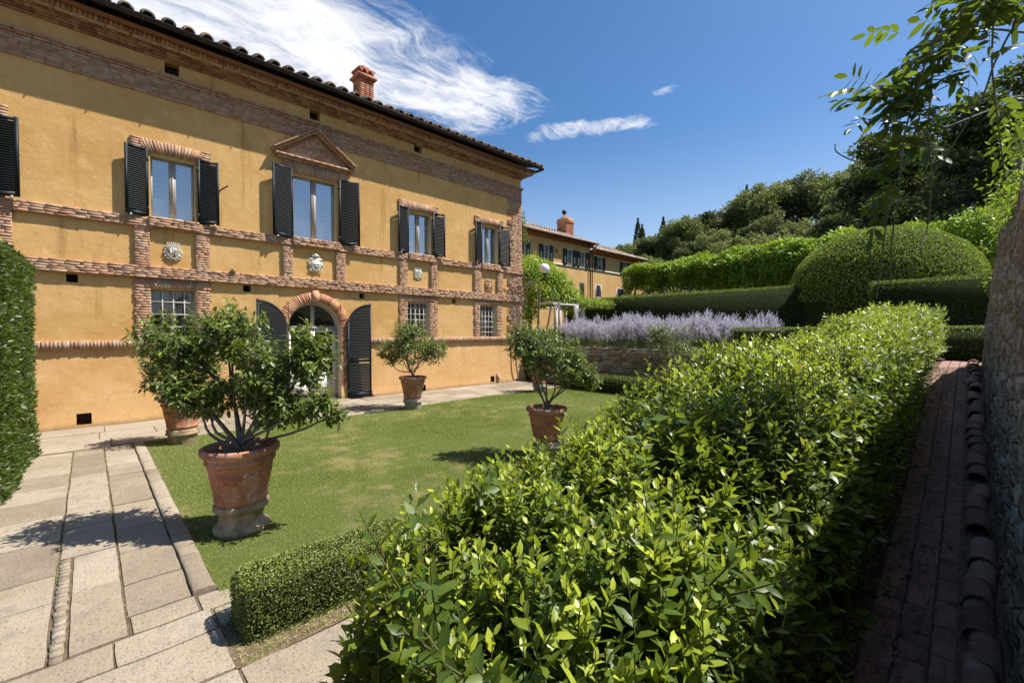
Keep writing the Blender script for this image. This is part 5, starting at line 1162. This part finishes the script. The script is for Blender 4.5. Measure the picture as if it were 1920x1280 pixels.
# domed hedge
dmx, dmy, dR, dH = 22.2, 2.45, 3.05, 6.2
mb = MB(); nn = 60000; u = r.random(nn); ph = r.uniform(0, 2 * PI, nn)
def dome_pt(v, ph):    # v 0..1 from foot to top; vertical flanks then a half ellipsoid
    t_ = np.clip((v - .30) / .70, 0, 1) * PI / 2; rad = dR * np.cos(t_) ** .92; z_ = np.where(v < .30, 1.5 + v / .30 * 2.0, 3.5 + (dH - 3.5) * np.sin(t_)); return np.stack([dmx + rad * np.cos(ph), dmy + rad * np.sin(ph), z_], -1), np.stack([np.cos(ph) * np.cos(t_) / dR, np.sin(ph) * np.cos(t_) / dR, np.sin(t_) / (dH - 3.5)], -1)
v = 1 - np.sqrt(1 - u * .98); keep = np.cos(ph - math.atan2(-dmy, -dmx)) > -.35; v = rng.permutation(np.where(u < .35, u / .35 * .3, .3 + .7 * (1 - np.sqrt(np.clip(1 - (u - .35) / .65, 0, 1)) ** 1.0)))
Pd, Nd = dome_pt(v, ph); Nd = unit(Nd); keep &= ~((abs(Pd[:, 1] - 4.15) < .55) & (Pd[:, 2] < 3.3) & (Pd[:, 0] < dmx)); Pd, Nd = Pd[keep], Nd[keep]; n_ = len(Pd)
Pd = Pd + Nd * ((fbm(Pd, 1.6, 7) - .5) * .14 - r.exponential(.03, n_).clip(0, .2))[:, None]
Ld = .066 * r.uniform(.6, 1.2, n_); leaves(mb, Pd, unit(Nd * .6 + [0, 0, .4] + r.normal(size=(n_, 3)) * .6), unit(Nd + r.normal(size=(n_, 3)) * .45), Ld, Ld * .62, 'd', rnd=r.random(n_) * .8 + .1)
vv = np.linspace(0, 1, 14); aa = np.linspace(0, 2 * PI, 33)[:-1]
G_ = np.array([[dome_pt(np.array([v_]), np.array([a_]))[0][0] for a_ in aa] for v_ in vv]); G_ = (G_ - [dmx, dmy, 0]) * [.965, .965, .985] + [dmx, dmy, 0]; mb.grid(G_, mat=1, close=True)
dh = mb.build('domed_hedge', ['dome', 'core']); tag(dh, 'big hedge clipped into a smooth green dome with a dark doorway in its flank', 'hedge')
dk = MB(); th3 = np.linspace(0, PI, 12); prof_ = [(3.66, 1.5)] + [(4.15 + .48 * math.cos(t_), 2.75 + .5 * math.sin(t_)) for t_ in th3] + [(3.66, 1.5)]
# (no doorway is cut: leaves left out, the core's dark colour stands for shade)
# Russian sage: individual clumps
def sage(seed):
    q = np.random.default_rng(seed); st = MB(); fl = MB(); gl = MB(); ns = 27
    for i in range(ns):
        a_ = q.uniform(0, 2 * PI); lean = q.uniform(.02, .42) * (1 if i % 5 else .4); H_ = q.uniform(.62, 1.45) * (1 - lean * .35); d = np.array([math.cos(a_) * lean, math.sin(a_) * lean, 1.]); d /= np.linalg.norm(d)
        b0 = np.array([q.normal(0, .16), q.normal(0, .16), 0]); P = path_interp([b0, b0 + d * H_ * .55 + [0, 0, .04], b0 + d * H_ + [math.cos(a_) * .05, math.sin(a_) * .05, 0]], 7)
        st.tube(P, np.linspace(.005, .0018, 7), 3, rnd=.6)
        def spikes(p0, dd, L, m):
            t_ = q.random(m); pp = p0 + dd * (L * t_)[:, None]; D_ = unit(q.normal(size=(m, 3)) + dd * .5)
            leaves(fl, pp, D_, q.normal(size=(m, 3)), .034 * (1.15 - .6 * t_), .019, 'd', rnd=q.random(m) * .7 + .3 * t_)
        top = P[-1]; tdir = unit(P[-1] - P[-2]); spikes(top - tdir * H_ * .42, tdir, H_ * .46, 50)
        for s_ in range(6):
            f = q.uniform(.50, .9); p0 = P[0] + (P[-1] - P[0]) * f; aa_ = q.uniform(0, 2 * PI); dd = unit(tdir * .9 + np.array([math.cos(aa_), math.sin(aa_), .1]) * .55); L = (1 - f) * H_ * q.uniform(.5, .8) + .05
            st.tube([p0, p0 + dd * L], (.002, .001), 3, rnd=.6); spikes(p0, dd, L, int(16 + L * 60))
        m = 22; t_ = q.uniform(.03, .6, m); pp = P[0] + (P[-1] - P[0]) * t_[:, None]; leaves(gl, pp, unit(q.normal(size=(m, 3)) + [0, 0, .7]), q.normal(size=(m, 3)), .055, .02, 'd', rnd=q.random(m))
    root = empty('russian_sage', (0, 0, 0)); st.build('stem', 'sage_leaf', root); fl.build('flower', 'sage_flower', root); gl.build('leaf', 'sage_leaf', root); return root
protos = [sage(s_) for s_ in (101, 102, 103)]; k = 0; sages = []
for row_, x_ in enumerate((14.95, 15.6, 16.3)):
    for y_ in np.arange(4.75, 12.5, .58):
        if row_ == 0 and y_ < 5.6: continue
        yy = y_ + r.uniform(-.12, .12); o = protos[k] if k < 3 else copy_tree(protos[k % 3])
        o.location = (x_ + r.uniform(-.1, .1), yy, 1.5); o.rotation_euler = (0, 0, r.uniform(0, 6)); sc_ = r.uniform(.86, 1.14) * (1.08 if y_ < 6 or 8.6 < y_ < 9.9 else .95); o.scale = (sc_, sc_, sc_)
        sages.append((row_, yy, o)); k += 1
ORD = ['first', 'second', 'third', 'fourth', 'fifth', 'sixth', 'seventh', 'eighth', 'ninth', 'tenth', 'eleventh', 'twelfth', 'thirteenth', 'fourteenth', 'fifteenth', 'sixteenth', 'seventeenth', 'eighteenth']
for row_, nm in enumerate(('front', 'middle', 'back')):
    for i, (_, _, o) in enumerate(sorted((q_ for q_ in sages if q_[0] == row_), key=lambda q_: -q_[1])):
        tag(o, 'lilac flowering sage clump, ' + ORD[i] + ' from the villa end in the ' + nm + ' row', 'flowering plant', 'purple sage plants in the raised bed')
# rosemary-like and leafy clumps spilling over the wall
def bush(name, x, y, z, rx, ry, rz, n, L, mat, label, seed, kind='d', cat='shrub', W=.4):
    q = np.random.default_rng(seed); root = empty(name, (x, y, z)); tag(root, label, cat)
    m_ = MB(); d = unit(q.normal(size=(n, 3))); d[:, 2] = abs(d[:, 2]) * 1.0 - .15; rad = q.random(n) ** .4; P = d * rad[:, None] * [rx, ry, rz]; P *= (.72 + .56 * fbm(d * 3 + 9, 1., seed))[:, None]
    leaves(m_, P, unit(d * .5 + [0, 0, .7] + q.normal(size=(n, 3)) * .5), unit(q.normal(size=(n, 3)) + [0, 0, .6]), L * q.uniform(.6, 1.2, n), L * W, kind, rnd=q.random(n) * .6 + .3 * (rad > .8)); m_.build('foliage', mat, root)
    s_ = MB()
    for i in range(9): e = unit(q.normal(size=3) + [0, 0, 1.2]) * [rx * .6, ry * .6, rz * .7]; s_.tube([(0, 0, -.05), e * .5 + [0, 0, .05], e], (.012, .008, .004), 4)
    s_.build('stem', 'twig', root); return root
bush('leafy_shrub', 14.9, 4.3, 1.5, .35, .5, .75, 1500, .07, 'box', 'light green leafy shrub at the right end of the purple flowers', 301)
bush('leafy_shrub', 14.65, 8.9, 1.45, .3, .7, .45, 1500, .05, 'sage_leaf', 'grey-green plant hanging over the middle of the dry stone wall', 302)
bush('leafy_shrub', 14.65, 6.4, 1.45, .3, .8, .5, 1500, .055, 'box', 'green plant over the dry stone wall near its right end', 303)
bush('leafy_shrub', 14.7, 11.6, 1.45, .35, .6, .5, 1500, .05, 'sage_leaf', 'grey-green plant at the left end of the purple flowers', 304)

# =================================================================== vines on the trellis behind
def foliage_band(name, x0, y0, x1, y1, z0, z1, th, n, L, mat, label, seed, trunks=8, cat='vine', zt=1.5, clump=1.0):
    q = np.random.default_rng(seed); root = empty(name, ((x0 + x1) / 2, (y0 + y1) / 2, zt)); tag(root, label, cat); m_ = MB()
    d = np.array([x1 - x0, y1 - y0, 0.]); Lh = np.linalg.norm(d); d /= Lh; nr = np.array([-d[1], d[0], 0])
    s_ = q.random(n); a_ = q.uniform(-PI, PI, n); P = np.array([x0, y0, 0]) + d * (s_ * Lh)[:, None]
    key = np.stack([s_ * Lh, a_ * 1.0], -1); lump = fbm(key, 1.1 / clump, seed, 3)
    rr = (q.random(n) ** .3) * (.35 + 1.15 * lump)
    top = np.sin(a_) > 0
    P += nr * (np.cos(a_) * th * rr)[:, None]; P[:, 2] += (z0 + z1) / 2 + np.sin(a_) * (z1 - z0) / 2 * rr
    hang = (~top) * (lump > .55) * q.random(n) * .25 * (z1 - z0); P[:, 2] -= hang
    out = nr * np.cos(a_)[:, None] + np.array([0, 0, 1]) * np.sin(a_)[:, None]
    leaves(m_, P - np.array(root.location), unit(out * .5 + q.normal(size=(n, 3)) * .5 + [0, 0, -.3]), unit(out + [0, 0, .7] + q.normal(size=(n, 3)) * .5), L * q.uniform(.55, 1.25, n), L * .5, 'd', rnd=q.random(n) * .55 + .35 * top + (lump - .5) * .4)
    m_.build('foliage', mat, root)
    for i in range(trunks):
        f = (i + .5) / trunks; p = np.array([x0, y0, 0]) + d * Lh * f - np.array(root.location); p[2] = 0
        t_ = MB(); t_.tube(path_interp([p - [0, 0, .1], p + [q.normal(0, .1), q.normal(0, .1), (z0 - zt) * .6], p + [q.normal(0, .2), q.normal(0, .2), z0 - zt + .5]], 7), np.linspace(.10, .05, 7), 7); t_.build('trunk', 'bark', root)
    w_ = MB()
    for z_ in (z0 - zt + .1, z1 - zt - .4): w_.tube([(*(np.array([x0, y0]) - np.array(root.location)[:2]), z_), (*(np.array([x1, y1]) - np.array(root.location)[:2]), z_)], .02, 4)
    w_.build('trellis_wire', 'bleach', root); return root
foliage_band('vine_row', 26.5, 2.6, 27.2, 11.5, 5.1, 6.95, 1.1, 26000, .22, 'vine', 'bright green vine trained on a trellis between the long hedge and the wooded hill', 401, 7, zt=3.0)
foliage_band('vine_row', 27.2, 11.7, 27.6, 16.6, 5.4, 6.75, 1.1, 13000, .21, 'vine', 'vine on a trellis in front of the far end of the ochre farmhouse', 402, 5, zt=3.0)
foliage_band('vine_row', 26.0, -4.5, 26.4, 2.4, 5.0, 7.1, 1.0, 14000, .19, 'vine', 'bright green vine rising behind the domed hedge on its right', 403, 4, zt=3.0)
box_hedge('shrub_belt', 30, 31.5, -6, 19, 2.6, 4.9, 60, .30, 'tree_a', 'dark shrubs in the gap under the trellised vines', 'wt', 'd', 44, .25, core=.3, cat='shrubs')
# pergola beside the villa corner with wisteria
pg = empty('pergola', (17.5, 14.9, 1.5)); tag(pg, 'small pergola of pale posts under wisteria beside the villa corner', 'pergola')
for (x_, y_, w_) in ((15.9, 13.55, .07), (16.25, 13.6, .06), (17.2, 13.35, .10), (17.9, 13.5, .08), (19.0, 15.5, .07), (17.0, 16.3, .07)):
    MB().box(-w_, w_, -w_, w_, 0, 2.0, jit=.008).build('post', 'bleach', pg, loc=(x_ - 17.5, y_ - 14.9, 0))
for (a, b_, z_) in (((15.6, 13.5), (19.6, 13.4), 2.0), ((16.6, 16.3), (19.6, 16.1), 2.0), ((16, 13.3), (16.2, 16.5), 2.08), ((17.6, 13.2), (17.7, 16.5), 2.08), ((19.2, 12.9), (19.3, 16.5), 2.08)):
    m_ = MB(); m_.tube([(a[0] - 17.5, a[1] - 14.9, z_), (b_[0] - 17.5, b_[1] - 14.9, z_)], .05, 6); m_.build('beam', 'bleach', pg)
def cluster_vine(name, pts, rad, n, L, mat, label, seed, loc, cat='climbing plant', stems=()):
    q = np.random.default_rng(seed); root = empty(name, loc); tag(root, label, cat); m_ = MB(); pts = np.array(pts, float); i = q.integers(len(pts), size=n); dd = unit(q.normal(size=(n, 3))); P = pts[i] + dd * (q.random(n) ** .45)[:, None] * rad * (.6 + .8 * fbm(dd * 2 + pts[i], 1.5, seed))[:, None]
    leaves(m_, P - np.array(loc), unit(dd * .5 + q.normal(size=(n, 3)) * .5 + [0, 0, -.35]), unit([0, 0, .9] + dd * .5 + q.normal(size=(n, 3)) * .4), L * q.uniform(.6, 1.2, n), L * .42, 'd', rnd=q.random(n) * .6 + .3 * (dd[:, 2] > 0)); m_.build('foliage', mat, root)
    if len(stems):
        for P_, r_ in stems: MB().tube(path_interp(np.array(P_) - np.array(loc), 9), np.linspace(r_, r_ * .5, 9), 6).build('stem', 'bark', root)
    return root
cluster_vine('wisteria', [(15.6, 15.2, 5.2), (16.2, 15.4, 5.5), (16.9, 15.3, 5.3), (17.5, 15.0, 4.8), (18.2, 14.9, 4.3), (16.0, 15.3, 4.4), (16.7, 15.0, 4.1), (18.8, 14.9, 3.9), (16.2, 15.7, 3.6), (17.3, 15.5, 5.2), (15.8, 15.6, 3.2), (18.0, 15.3, 4.9), (17.6, 14.8, 4.0)], .70, 12000, .17, 'vine', 'yellow-green wisteria billowing over the pergola behind the globe lamp', 411, (16.2, 14.2, 1.5), stems=(([(15.7, 14.3, 1.5), (15.6, 14.4, 2.6), (15.5, 14.2, 4.4)], .08), ([(15.9, 14.5, 1.5), (16.2, 14.3, 2.6), (16.4, 14.1, 4.4)], .06)))
cluster_vine('wisteria', [(x_, 13.5 - .02 * x_, 3.62) for x_ in np.arange(17.6, 20, .35)], .26, 1500, .12, 'vine', 'flat mat of creeper on the pergola beam at the left end of the long hedge', 412, (18.8, 13.3, 1.5))
cluster_vine('wall_creeper', [(14.35, 14.35, 7.5), (14.45, 14.3, 7.2), (14.5, 14.4, 6.8), (14.65, 14.4, 6.5)], .24, 380, .13, 'wist', 'tuft of creeper leaves hanging from the end wall of the villa against the sky', 413, (14.2, 14.4, 6.6), stems=(([(14.1, 14.6, 6.2), (14.3, 14.4, 7.0), (14.4, 14.3, 7.6)], .02),))
# wrought iron bracket lamp on the villa corner
lp = empty('globe_lamp', (14.18, 13.9, 4.5)); tag(lp, 'white globe lamp on a wrought iron bracket at the villa corner', 'lamp')
m_ = MB(); a = np.linspace(-PI / 2, PI / 2, 15); m_.lathe([(.245 * math.cos(t_) + .001, .245 * math.sin(t_)) for t_ in a], n=28); m_.build('globe', 'globe', lp, smooth=True, loc=(1.3, 0, .66))
m_ = MB(); m_.tube([(-.1, 0, .10), (1.34, 0, .14)], .022, 8); m_.tube([(1.3, 0, .14), (1.3, 0, .42)], .03, 8); m_.lathe([(.03, .36), (.11, .40), (.12, .43), (.05, .44)], (1.3, 0, 0), 14)
m_.tube(path_interp([(-.05, 0, -.75), (.1, 0, -.3), (.5, 0, -.1), (1.0, 0, .08)], 14), .014, 6)
for (cx, cz, r_) in ((.25, -.05, .13), (.5, 0.0, .09), (.12, -.38, .12)): m_.tube([(cx + r_ * (1 - t_ / 14) * math.cos(t_), 0, cz + r_ * (1 - t_ / 14) * math.sin(t_)) for t_ in np.linspace(0, 11, 30)], .010, 5)
m_.build('bracket', 'iron', lp)
m_ = MB(); m_.tube([(-.08, .12, .3), (-.08, .0, .3), (-.08, 0, -1.2)], .014, 5); m_.build('wall_rod', 'iron', lp)
# bare creeper stems climbing the corner quoin
m_ = MB(); q = np.random.default_rng(9)
for i in range(7):
    x_ = 13.62 + q.uniform(-.25, .45); pts_ = [(x_ + q.normal(0, .05) + .05 * j * q.normal(), D - .10 - q.random() * .12, 2.0 + j * .36) for j in range(8)]; m_.tube(path_interp(pts_, 22), .011, 5)
for i in range(10): x_ = 13.5 + q.random() * .6; z_ = 2.2 + q.random() * 2.2; m_.tube(path_interp([(x_, D - .1, z_), (x_ + q.normal(0, .2), D - .2, z_ + .15), (x_ + q.normal(0, .25), D - .12, z_ + .4)], 8), .006, 4)
m_.tube(path_interp([(13.75, D - .25, -.05), (13.6, D - .22, .9), (13.7, D - .2, 2.1)], 10), .03, 6)
tag(m_.build('creeper_stem', 'bark'), 'bare climbing stems up the brick corner of the villa', 'climbing plant')

# =================================================================== trees on the hill
def tree_proto(name, seed, rad, h_crown, n, L, mat, shape='round', trunk=2.2, lumps=34):
    q = np.random.default_rng(seed); root = empty(name, (0, 0, 0)); m_ = MB()
    if shape == 'cypress':
        z_ = q.random(n); a_ = q.uniform(0, 2 * PI, n); rr = rad * (np.sin(np.clip(z_ * 1.06, 0, 1) ** .6 * PI) ** .6 + .05) * (.75 + .35 * q.random(n)); P = np.stack([rr * np.cos(a_), rr * np.sin(a_), .3 + z_ * h_crown], -1); dd = unit(P * [1, 1, 0] + [0, 0, rad * 2]); tone = q.random(n) * .6
    else:
        c_ = unit(q.normal(size=(lumps, 3))) * (q.random(lumps) ** .45)[:, None] * [rad * .92, rad * .92, h_crown * .46]; c_[:, 2] += h_crown * .5
        if shape == 'cedar': c_[:, 2] = np.sort(q.random(lumps)) * h_crown; c_[:, :2] *= (1.15 - .75 * c_[:, 2:] / h_crown)
        cr_ = rad * q.uniform(.18, .40, lumps); i = q.integers(lumps, size=n); dd = unit(q.normal(size=(n, 3)))
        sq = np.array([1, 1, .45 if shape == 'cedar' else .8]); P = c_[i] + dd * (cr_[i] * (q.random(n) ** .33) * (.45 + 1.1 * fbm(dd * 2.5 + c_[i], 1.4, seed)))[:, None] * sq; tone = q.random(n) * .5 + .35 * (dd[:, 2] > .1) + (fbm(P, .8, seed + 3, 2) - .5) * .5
        P[:, 2] += trunk
    leaves(m_, P, unit(dd + q.normal(size=(n, 3)) * .7), unit(dd + [0, 0, .5] + q.normal(size=(n, 3)) * .5), L * q.uniform(.6, 1.3, n), L * .62, 'd', rnd=tone); m_.build('crown', mat, root)
    t_ = MB(); hh = trunk + h_crown * (.5 if shape != 'cypress' else .6); t_.tube(path_interp([(0, 0, -.6), (q.normal(0, .15), q.normal(0, .15), hh * .5), (q.normal(0, .3), q.normal(0, .3), hh)], 8), np.linspace(.22, .06, 8) * (rad / 3 if shape != 'cypress' else .5), 7)
    if shape != 'cypress':
        for j in range(6): e = c_[q.integers(lumps)] + [0, 0, trunk]; t_.tube(path_interp([(0, 0, trunk * .7), (e[0] * .5, e[1] * .5, (trunk + e[2]) * .5), e], 6), np.linspace(.10, .03, 6) * rad / 3, 5)
    t_.build('trunk', 'bark', root); return root
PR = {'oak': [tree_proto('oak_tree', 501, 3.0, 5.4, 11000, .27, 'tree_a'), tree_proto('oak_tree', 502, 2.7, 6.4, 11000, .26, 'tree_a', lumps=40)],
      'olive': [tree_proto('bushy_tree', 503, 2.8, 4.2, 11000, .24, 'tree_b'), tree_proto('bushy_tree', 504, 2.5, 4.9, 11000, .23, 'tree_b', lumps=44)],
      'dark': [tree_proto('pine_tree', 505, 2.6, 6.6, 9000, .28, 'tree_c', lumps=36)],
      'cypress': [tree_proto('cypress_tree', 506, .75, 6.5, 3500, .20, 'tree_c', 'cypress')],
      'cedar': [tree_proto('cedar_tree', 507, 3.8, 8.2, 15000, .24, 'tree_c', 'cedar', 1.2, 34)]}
used = set(); planted = []
LBL = {'oak': 'dark green rounded tree', 'olive': 'yellowish green bushy tree', 'dark': 'blackish green tall tree', 'cypress': 'slender dark cypress', 'cedar': 'dark spreading cedar'}
def plant(kind, x, y, s_, where, sz=1., v=0):
    pr = PR[kind][v % len(PR[kind])]
    if pr.name in used: o = copy_tree(pr)
    else: o = pr; used.add(pr.name)
    z_ = float(hill_h(np.array(x), np.array(y))); o.location = (x, y, z_ - .3); o.scale = (s_, s_, s_ * sz); o.rotation_euler = (0, 0, rng.uniform(0, 6.28))
    tag(o, LBL[kind] + ' ' + where, 'tree', 'trees on the wooded hill'); planted.append((kind, where, y / x, o)); return o
rr_ = np.random.default_rng(77)
def sky_where(y, x, row):
    a_ = 'above the farmhouse roof' if y / x > .62 else ('left of the domed hedge' if y / x > .30 else ('over the domed hedge' if y / x > .05 else 'beside the stone wall'))
    return ('on the skyline ' if row == 2 else 'mid slope ' if row == 1 else 'low on the slope ') + a_
def skyl(f): return float(np.interp(f, [-.05, 0, .08, .15, .28, .406, .49, .655, .75], [.345, .350, .352, .33, .308, .285, .262, .225, .20]))
HP = {'oak': 7.4, 'olive': 6.6, 'dark': 8.6}
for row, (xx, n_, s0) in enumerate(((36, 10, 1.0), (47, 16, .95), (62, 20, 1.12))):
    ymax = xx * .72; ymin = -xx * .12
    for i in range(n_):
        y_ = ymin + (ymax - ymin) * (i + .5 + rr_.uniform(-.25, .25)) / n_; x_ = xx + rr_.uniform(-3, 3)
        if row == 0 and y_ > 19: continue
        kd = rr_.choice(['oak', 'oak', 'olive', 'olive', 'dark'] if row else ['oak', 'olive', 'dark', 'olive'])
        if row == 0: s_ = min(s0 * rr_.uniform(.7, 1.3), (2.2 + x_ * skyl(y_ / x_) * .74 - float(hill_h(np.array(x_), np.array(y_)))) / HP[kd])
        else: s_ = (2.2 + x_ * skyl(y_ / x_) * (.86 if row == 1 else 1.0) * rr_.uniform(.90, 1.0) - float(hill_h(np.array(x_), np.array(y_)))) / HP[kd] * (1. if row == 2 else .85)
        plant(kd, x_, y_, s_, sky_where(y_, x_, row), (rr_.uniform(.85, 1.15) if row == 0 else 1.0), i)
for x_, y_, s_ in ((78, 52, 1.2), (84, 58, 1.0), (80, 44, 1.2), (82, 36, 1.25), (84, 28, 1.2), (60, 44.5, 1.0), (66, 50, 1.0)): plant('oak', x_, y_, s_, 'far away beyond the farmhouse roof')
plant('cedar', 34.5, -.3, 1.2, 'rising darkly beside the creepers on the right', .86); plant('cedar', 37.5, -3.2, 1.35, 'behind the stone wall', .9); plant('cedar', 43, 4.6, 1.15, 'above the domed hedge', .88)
for x_, f_, top_, w_ in ((68, .583, .283, 'left of the pair on the skyline'), (67, .571, .266, 'right of the pair on the skyline'), (64, .515, .274, 'alone on the skyline above the long hedge'), (74, .329, .305, 'small, high on the ridge')):
    h_ = 2.2 + x_ * top_ - float(hill_h(np.array(x_), np.array(x_ * f_))); o = plant('cypress', x_, x_ * f_, h_ / 6.6, w_); o.scale = (1.15, 1.15, h_ / 6.6)
for k_ in PR:
    for p_ in PR[k_]:
        if p_.name not in used:
            for ch in list(p_.children): bpy.data.objects.remove(ch)
            bpy.data.objects.remove(p_)
byl = {}
for kd_, wh_, f_, o in planted: byl.setdefault((kd_, wh_), []).append((f_, o))
for (kd_, wh_), L_ in byl.items():
    if len(L_) > 1:
        for i, (f_, o) in enumerate(sorted(L_, key=lambda q_: -q_[0])): o['label'] = LBL[kd_] + ' ' + wh_ + ', ' + ORD[i] + ' from left'
# understorey on the slope
n = 60000; x_ = 31 + 45 * rng.random(n) ** 1.3; y_ = -x_ * .2 + rng.random(n) * x_ * 1.0; us = MB(); lump = fbm(np.stack([x_, y_], -1), .35, 3, 3); P = np.stack([x_, y_, hill_h(x_, y_) + rng.random(n) ** .6 * (lump * 3.4 - .2)], -1)
keep = ~((x_ < 38) & (y_ > 18)); P = P[keep]; n = len(P); leaves(us, P, unit(rng.normal(size=(n, 3)) + [0, 0, .5]), unit(rng.normal(size=(n, 3)) * .6 + [0, 0, 1]), .42 * rng.uniform(.5, 1.2, n), .24, 'd', rnd=rng.random(n) * .6 + (lump[keep] - .4))
tag(us.build('undergrowth', 'tree_b'), 'dense undergrowth covering the slope between the trees', 'undergrowth', kind='stuff')

# =================================================================== overhanging wisteria, top right
wr = empty('hanging_wisteria', (3.8, -.3, 3.1)); tag(wr, 'long wisteria shoots hanging over the stone wall against the sky at the top right', 'climbing plant')
off = np.array([3.8, -.3, 3.1]); ws = MB(); wl = MB(); q = np.random.default_rng(19)
strands = [[(3.95, -.45, 3.2), (3.7, -.2, 4.15), (3.51, -.08, 4.12), (3.37, 0.02, 3.93), (3.19, .16, 3.68), (3.15, .2, 3.5), (3.09, .25, 3.24), (3.06, .27, 2.9), (3.03, .29, 2.68), (3.02, .29, 2.43)],
           [(4.1, -.4, 3.4), (3.9, -.15, 4.25), (3.71, -.02, 4.05), (3.55, .11, 3.84), (3.46, .19, 3.57), (3.36, .26, 3.18), (3.3, .32, 2.99), (3.26, .35, 2.66), (3.23, .37, 2.39)],
           [(4.3, -.4, 3.5), (4.0, -.2, 3.59), (3.84, -.05, 3.5), (3.66, .12, 3.40), (3.5, .28, 3.29), (3.36, .41, 3.21), (3.27, .49, 3.21), (3.2, .56, 3.26), (3.2, .57, 3.31)],
           [(4.0, -.4, 3.4), (3.75, -.15, 4.3), (3.6, -.08, 4.15), (3.57, -.06, 3.72), (3.59, -.08, 3.43), (3.64, -.12, 3.05)],
           [(3.9, -.4, 3.8), (3.7, -.18, 3.89), (3.59, -.08, 3.69), (3.53, -.02, 3.46), (3.36, .13, 3.11), (3.32, .16, 3.06)],
           [(4.0, -.3, 3.9), (3.67, .13, 3.97), (3.61, .18, 3.59), (3.59, .19, 3.34), (3.6, .17, 3.14), (3.59, .18, 2.85), (3.5, .2, 2.7)],
           [(3.9, -.4, 3.7), (3.6, -.1, 4.05), (3.45, .04, 3.96), (3.3, .14, 3.80), (3.2, .22, 3.60), (3.12, .30, 3.42), (3.1, .34, 3.36)],
           [(3.9, -.4, 3.9), (3.62, -.12, 4.0), (3.5, .0, 3.90), (3.42, .08, 3.80), (3.36, .14, 3.7)]]
def pinnate(p, d, L, n_, leaf, young):
    """compound leaf: a rachis with paired leaflets"""
    d = unit(d); e = p + d * L + np.array([0, 0, -.18 * L]); P = path_interp([p, p + d * L * .5 + [0, 0, .01], e], n_ + 2); ws.tube(P - off, .0012, 3, rnd=.8)
    nrm = unit(np.array([q.normal(0, .5), q.normal(0, .5), 1.])); PP, DD = [], []
    for i in range(1, n_ + 1):
        t_ = unit(P[i + 1] - P[i] if i < n_ else P[i] - P[i - 1]); s_ = unit(np.cross(nrm, t_))
        for sg in (-1, 1): PP.append(P[i]); DD.append(unit(t_ * .55 + s_ * sg + q.normal(size=3) * .15 + [0, 0, -.25]))
    PP.append(P[-1]); DD.append(unit(P[-1] - P[-2])); m = len(PP); PP, DD = np.array(PP), np.array(DD)
    leaves(wl, PP - off, DD, np.tile(nrm, (m, 1)) + q.normal(size=(m, 3)) * .3, leaf * q.uniform(.8, 1.15, m), leaf * .40, 'l', rnd=np.clip(q.random(m) * .4 + young, 0, 1), bend=q.uniform(0, .2, m))
for si, S in enumerate(strands):
    P = path_interp(S, 60); ws.tube(P - off, np.linspace(.0065, .0032, 60), 5, rnd=.3)
for (x_, y_, z_, m, spread) in ((3.41, .10, 3.86, 6, .12), (3.51, .0, 3.90, 9, .16), (3.6, -.08, 3.93, 9, .16), (3.28, .22, 3.66, 7, .09), (3.36, .14, 3.57, 7, .10), (3.23, .26, 3.46, 6, .08), (3.43, .08, 3.55, 4, .08), (3.15, .34, 3.43, 7, .09), (3.21, .28, 3.34, 6, .09), (3.34, .16, 3.33, 4, .08), (3.15, .33, 3.13, 4, .07), (3.57, -.06, 3.50, 4, .08), (3.1, .3, 3.0, 2, .05), (3.06, .28, 2.86, 2, .05), (3.7, -.15, 4.0, 8, .15)):
    for k in range(int(m * 1.4)):
        p = np.array([x_, y_, z_]) + q.normal(size=3) * spread * .6; d = np.array([-.5 * q.random() - .1 + q.normal(0, .5), q.normal(.1, .6), q.normal(-.1, .45)]); pinnate(p, d, q.uniform(.14, .23), int(q.integers(3, 5)), q.uniform(.072, .10), q.uniform(0, .6))
ws.build('stem', 'twig', wr); wl.build('foliage', 'wist', wr)
# creeper on top of the wall
cluster_vine('wall_top_creeper', [(x_, -.32 + .05 * math.sin(x_ * 3), z_) for x_, z_ in ((5.2, 3.2), (5.6, 3.3), (6.0, 3.5), (6.3, 3.4), (6.6, 3.75), (7.0, 3.6), (7.3, 3.35), (7.8, 3.6), (8.2, 3.55), (5.8, 3.85), (6.2, 4.0), (9.0, 3.3), (9.6, 3.1), (10.4, 2.95))], .23, 2600, .058, 'vine', 'sunlit light green creeper spilling over the top of the stone wall', 431, (6.5, -.35, 3.2), stems=(([(5.5, -.45, 3.0), (5.9, -.3, 3.5), (6.2, -.3, 4.0)], .02), ([(7.5, -.45, 3.1), (7.0, -.3, 3.6), (6.8, -.3, 4.2)], .02)))
cluster_vine('dry_creeper', [(4.9, -.42, 3.9), (4.95, -.42, 3.7), (5.0, -.44, 3.5), (5.05, -.45, 3.3), (5.3, -.45, 4.0)], .16, 1500, .05, 'tile_low', 'brown withered creeper at the upper right edge on the stone wall', 432, (5.0, -.42, 3.2), stems=(([(5.0, -.45, 2.9), (4.95, -.42, 3.5), (4.9, -.4, 4.0)], .025),))
